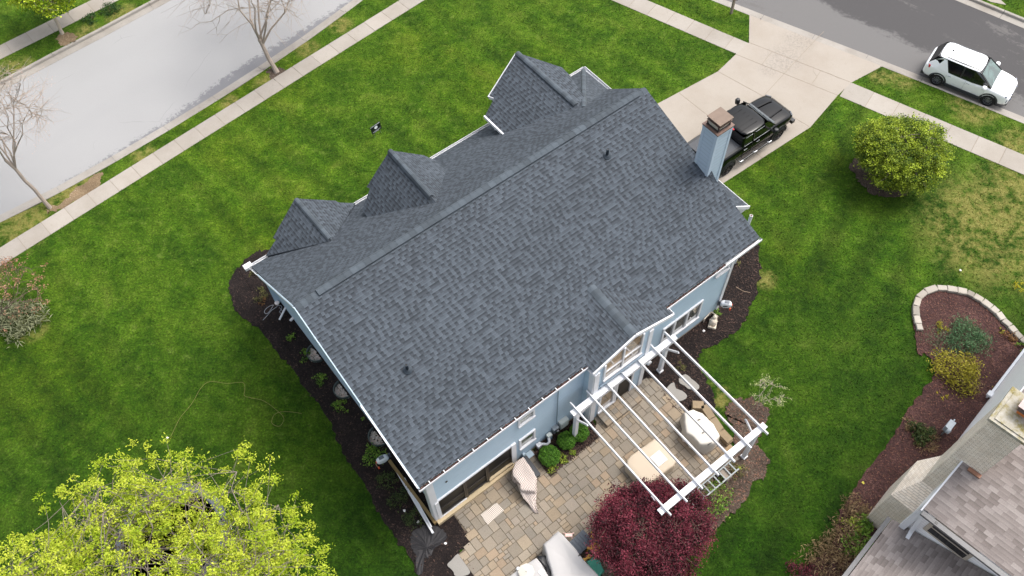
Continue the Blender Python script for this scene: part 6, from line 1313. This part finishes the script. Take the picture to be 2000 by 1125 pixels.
# ================================================================== short turf and chips
random.seed(3); rng = np.random.default_rng(3)
def pip(x, y, poly):
    r = np.zeros(len(x), bool); j = len(poly)-1
    for i in range(len(poly)):
        xi, yi = poly[i]; xj, yj = poly[j]
        if abs(yj-yi) > 1e-9:
            k = ((yi > y) != (yj > y)) & (x < (xj-xi)*(y-yi)/(yj-yi)+xi); r ^= k
        j = i
    return r
def obj_polys(names):
    out = []
    for o in bpy.data.objects:
        if o.type == 'MESH' and o.name.split('.')[0] in names:
            best = max(o.data.polygons, key=lambda p: p.area*(p.normal.z > .5)); out.append([tuple((o.matrix_world @ o.data.vertices[i].co)[:2]) for i in best.vertices])
    return out
bpy.context.view_layer.update()
excl = obj_polys(['mulch_bed', 'mulch_ring', 'driveway', 'patio_bed', 'sidewalk_bed', 'bare_patch'])
for a in ([(3.2, 10.1), (18.3, 10.1), (20.9, 12.3), (20.9, 22.5), (3.2, 22.5)],): excl.append([tuple(H(*p)[:2]) for p in a])
excl.append([tuple((NO+Matrix.Rotation(NR, 3, 'Z') @ Vector((x, y, 0)))[:2]) for x, y in ((-9, .1), (.3, .1), (1, .84), (2.75, .84), (2.75, 0), (13, 0), (13, -14), (-9, -14))])
N = 430000; x = rng.uniform(-34, 42, N); y = rng.uniform(-1, 50, N)
incl = np.zeros(N, bool)
for o in bpy.data.objects:
    if o.name.startswith('lawn'):
        best = max(o.data.polygons, key=lambda p: p.area*(p.normal.z > .5)); incl |= pip(x, y, [tuple(o.data.vertices[i].co[:2]) for i in best.vertices])
for e in excl: incl &= ~pip(x, y, e)
x, y = x[incl], y[incl]; n = len(x); L = rng.uniform(.035, .085, n); a = rng.uniform(0, 6.28, n); ln = rng.uniform(.2, .9, n); wd = rng.uniform(.012, .03, n); b = rng.uniform(0, 6.28, n)
V = np.zeros((n, 3, 3), np.float32); V[:, 0] = np.c_[x+wd*np.cos(a), y+wd*np.sin(a), np.zeros(n)]; V[:, 1] = np.c_[x-wd*np.cos(a), y-wd*np.sin(a), np.zeros(n)]; V[:, 2] = np.c_[x+L*ln*np.cos(b), y+L*ln*np.sin(b), L*.75]
me = bpy.data.meshes.new('grass'); me.vertices.add(3*n); me.vertices.foreach_set('co', V.ravel()); me.loops.add(3*n); me.loops.foreach_set('vertex_index', np.arange(3*n, dtype=np.int32)); me.polygons.add(n)
me.polygons.foreach_set('loop_start', np.arange(0, 3*n, 3, dtype=np.int32)); me.polygons.foreach_set('loop_total', np.full(n, 3, np.int32)); me.update(calc_edges=True)
ca = me.color_attributes.new('Col', 'FLOAT_COLOR', 'CORNER'); tn = rng.uniform(.75, 1.5, n); cc = np.c_[tn*rng.uniform(.85, 1.25, n), tn, tn*.9, np.ones(n)]; ca.data.foreach_set('color', np.repeat(cc, 3, 0).astype(np.float32).ravel())
me.materials.append(M_BLADE); o = bpy.data.objects.new('grass', me); COL.objects.link(o); tag(o, 'short mown grass covering the lawns', 'grass', kind='stuff')

# wood chips scattered on the mulch
def chips(name, beds, n, cols, mat, size=.03, label=''):
    g = MB(); per = max(1, int(n/len(beds)))
    for poly in beds:
        xs = [p[0] for p in poly]; ys = [p[1] for p in poly]; A = rng.uniform(min(xs)-.05, max(xs)+.05, per*3); B = rng.uniform(min(ys)-.05, max(ys)+.05, per*3); k = pip(A, B, poly); A, B = A[k][:per], B[k][:per]
        for px, py in zip(A, B):
            a = random.random()*6.28; l, w_ = size*random.uniform(.6, 1.6), size*random.uniform(.2, .5); g.col = random.choice(cols); z = .05+random.random()*.02
            g.poly([(px+l*math.cos(a)*sx-w_*math.sin(a)*sy, py+l*math.sin(a)*sx+w_*math.cos(a)*sy, z+random.uniform(-.01, .015)) for sx, sy in ((-1, -1), (1, -1), (1, 1), (-1, 1))])
    o = g.build(name, mat); tag(o, label, 'mulch', kind='stuff')
CH = plain('chip', '4d3b33', .95, attr=True)
bp_ = {o.name: p for o, p in zip([o for o in bpy.data.objects if o.type == 'MESH' and o.name.split('.')[0] == 'mulch_bed'], obj_polys(['mulch_bed']))}
allb = list(bp_.values()); dark = [allb[0], allb[1], allb[3]] if len(allb) > 4 else allb; brown = allb[-1:]; grey = allb[2:3]
chips('wood_chips', dark, 9000, [.35, .5, .6, .8, 1.3], CH, .03, 'dark wood chips on the black mulch beds')
chips('wood_chips', brown, 7000, [(1.6, 1.1, 1.1), (1.2, .85, .85), (2.3, 1.8, 1.7), .8], CH, .03, 'brown wood chips on the neighbouring bed')
chips('wood_chips', grey, 3500, [1.6, 2.2, (2.6, 2.2, 1.8), 1.0], CH, .035, 'grey wood chips on the bed round the maple')
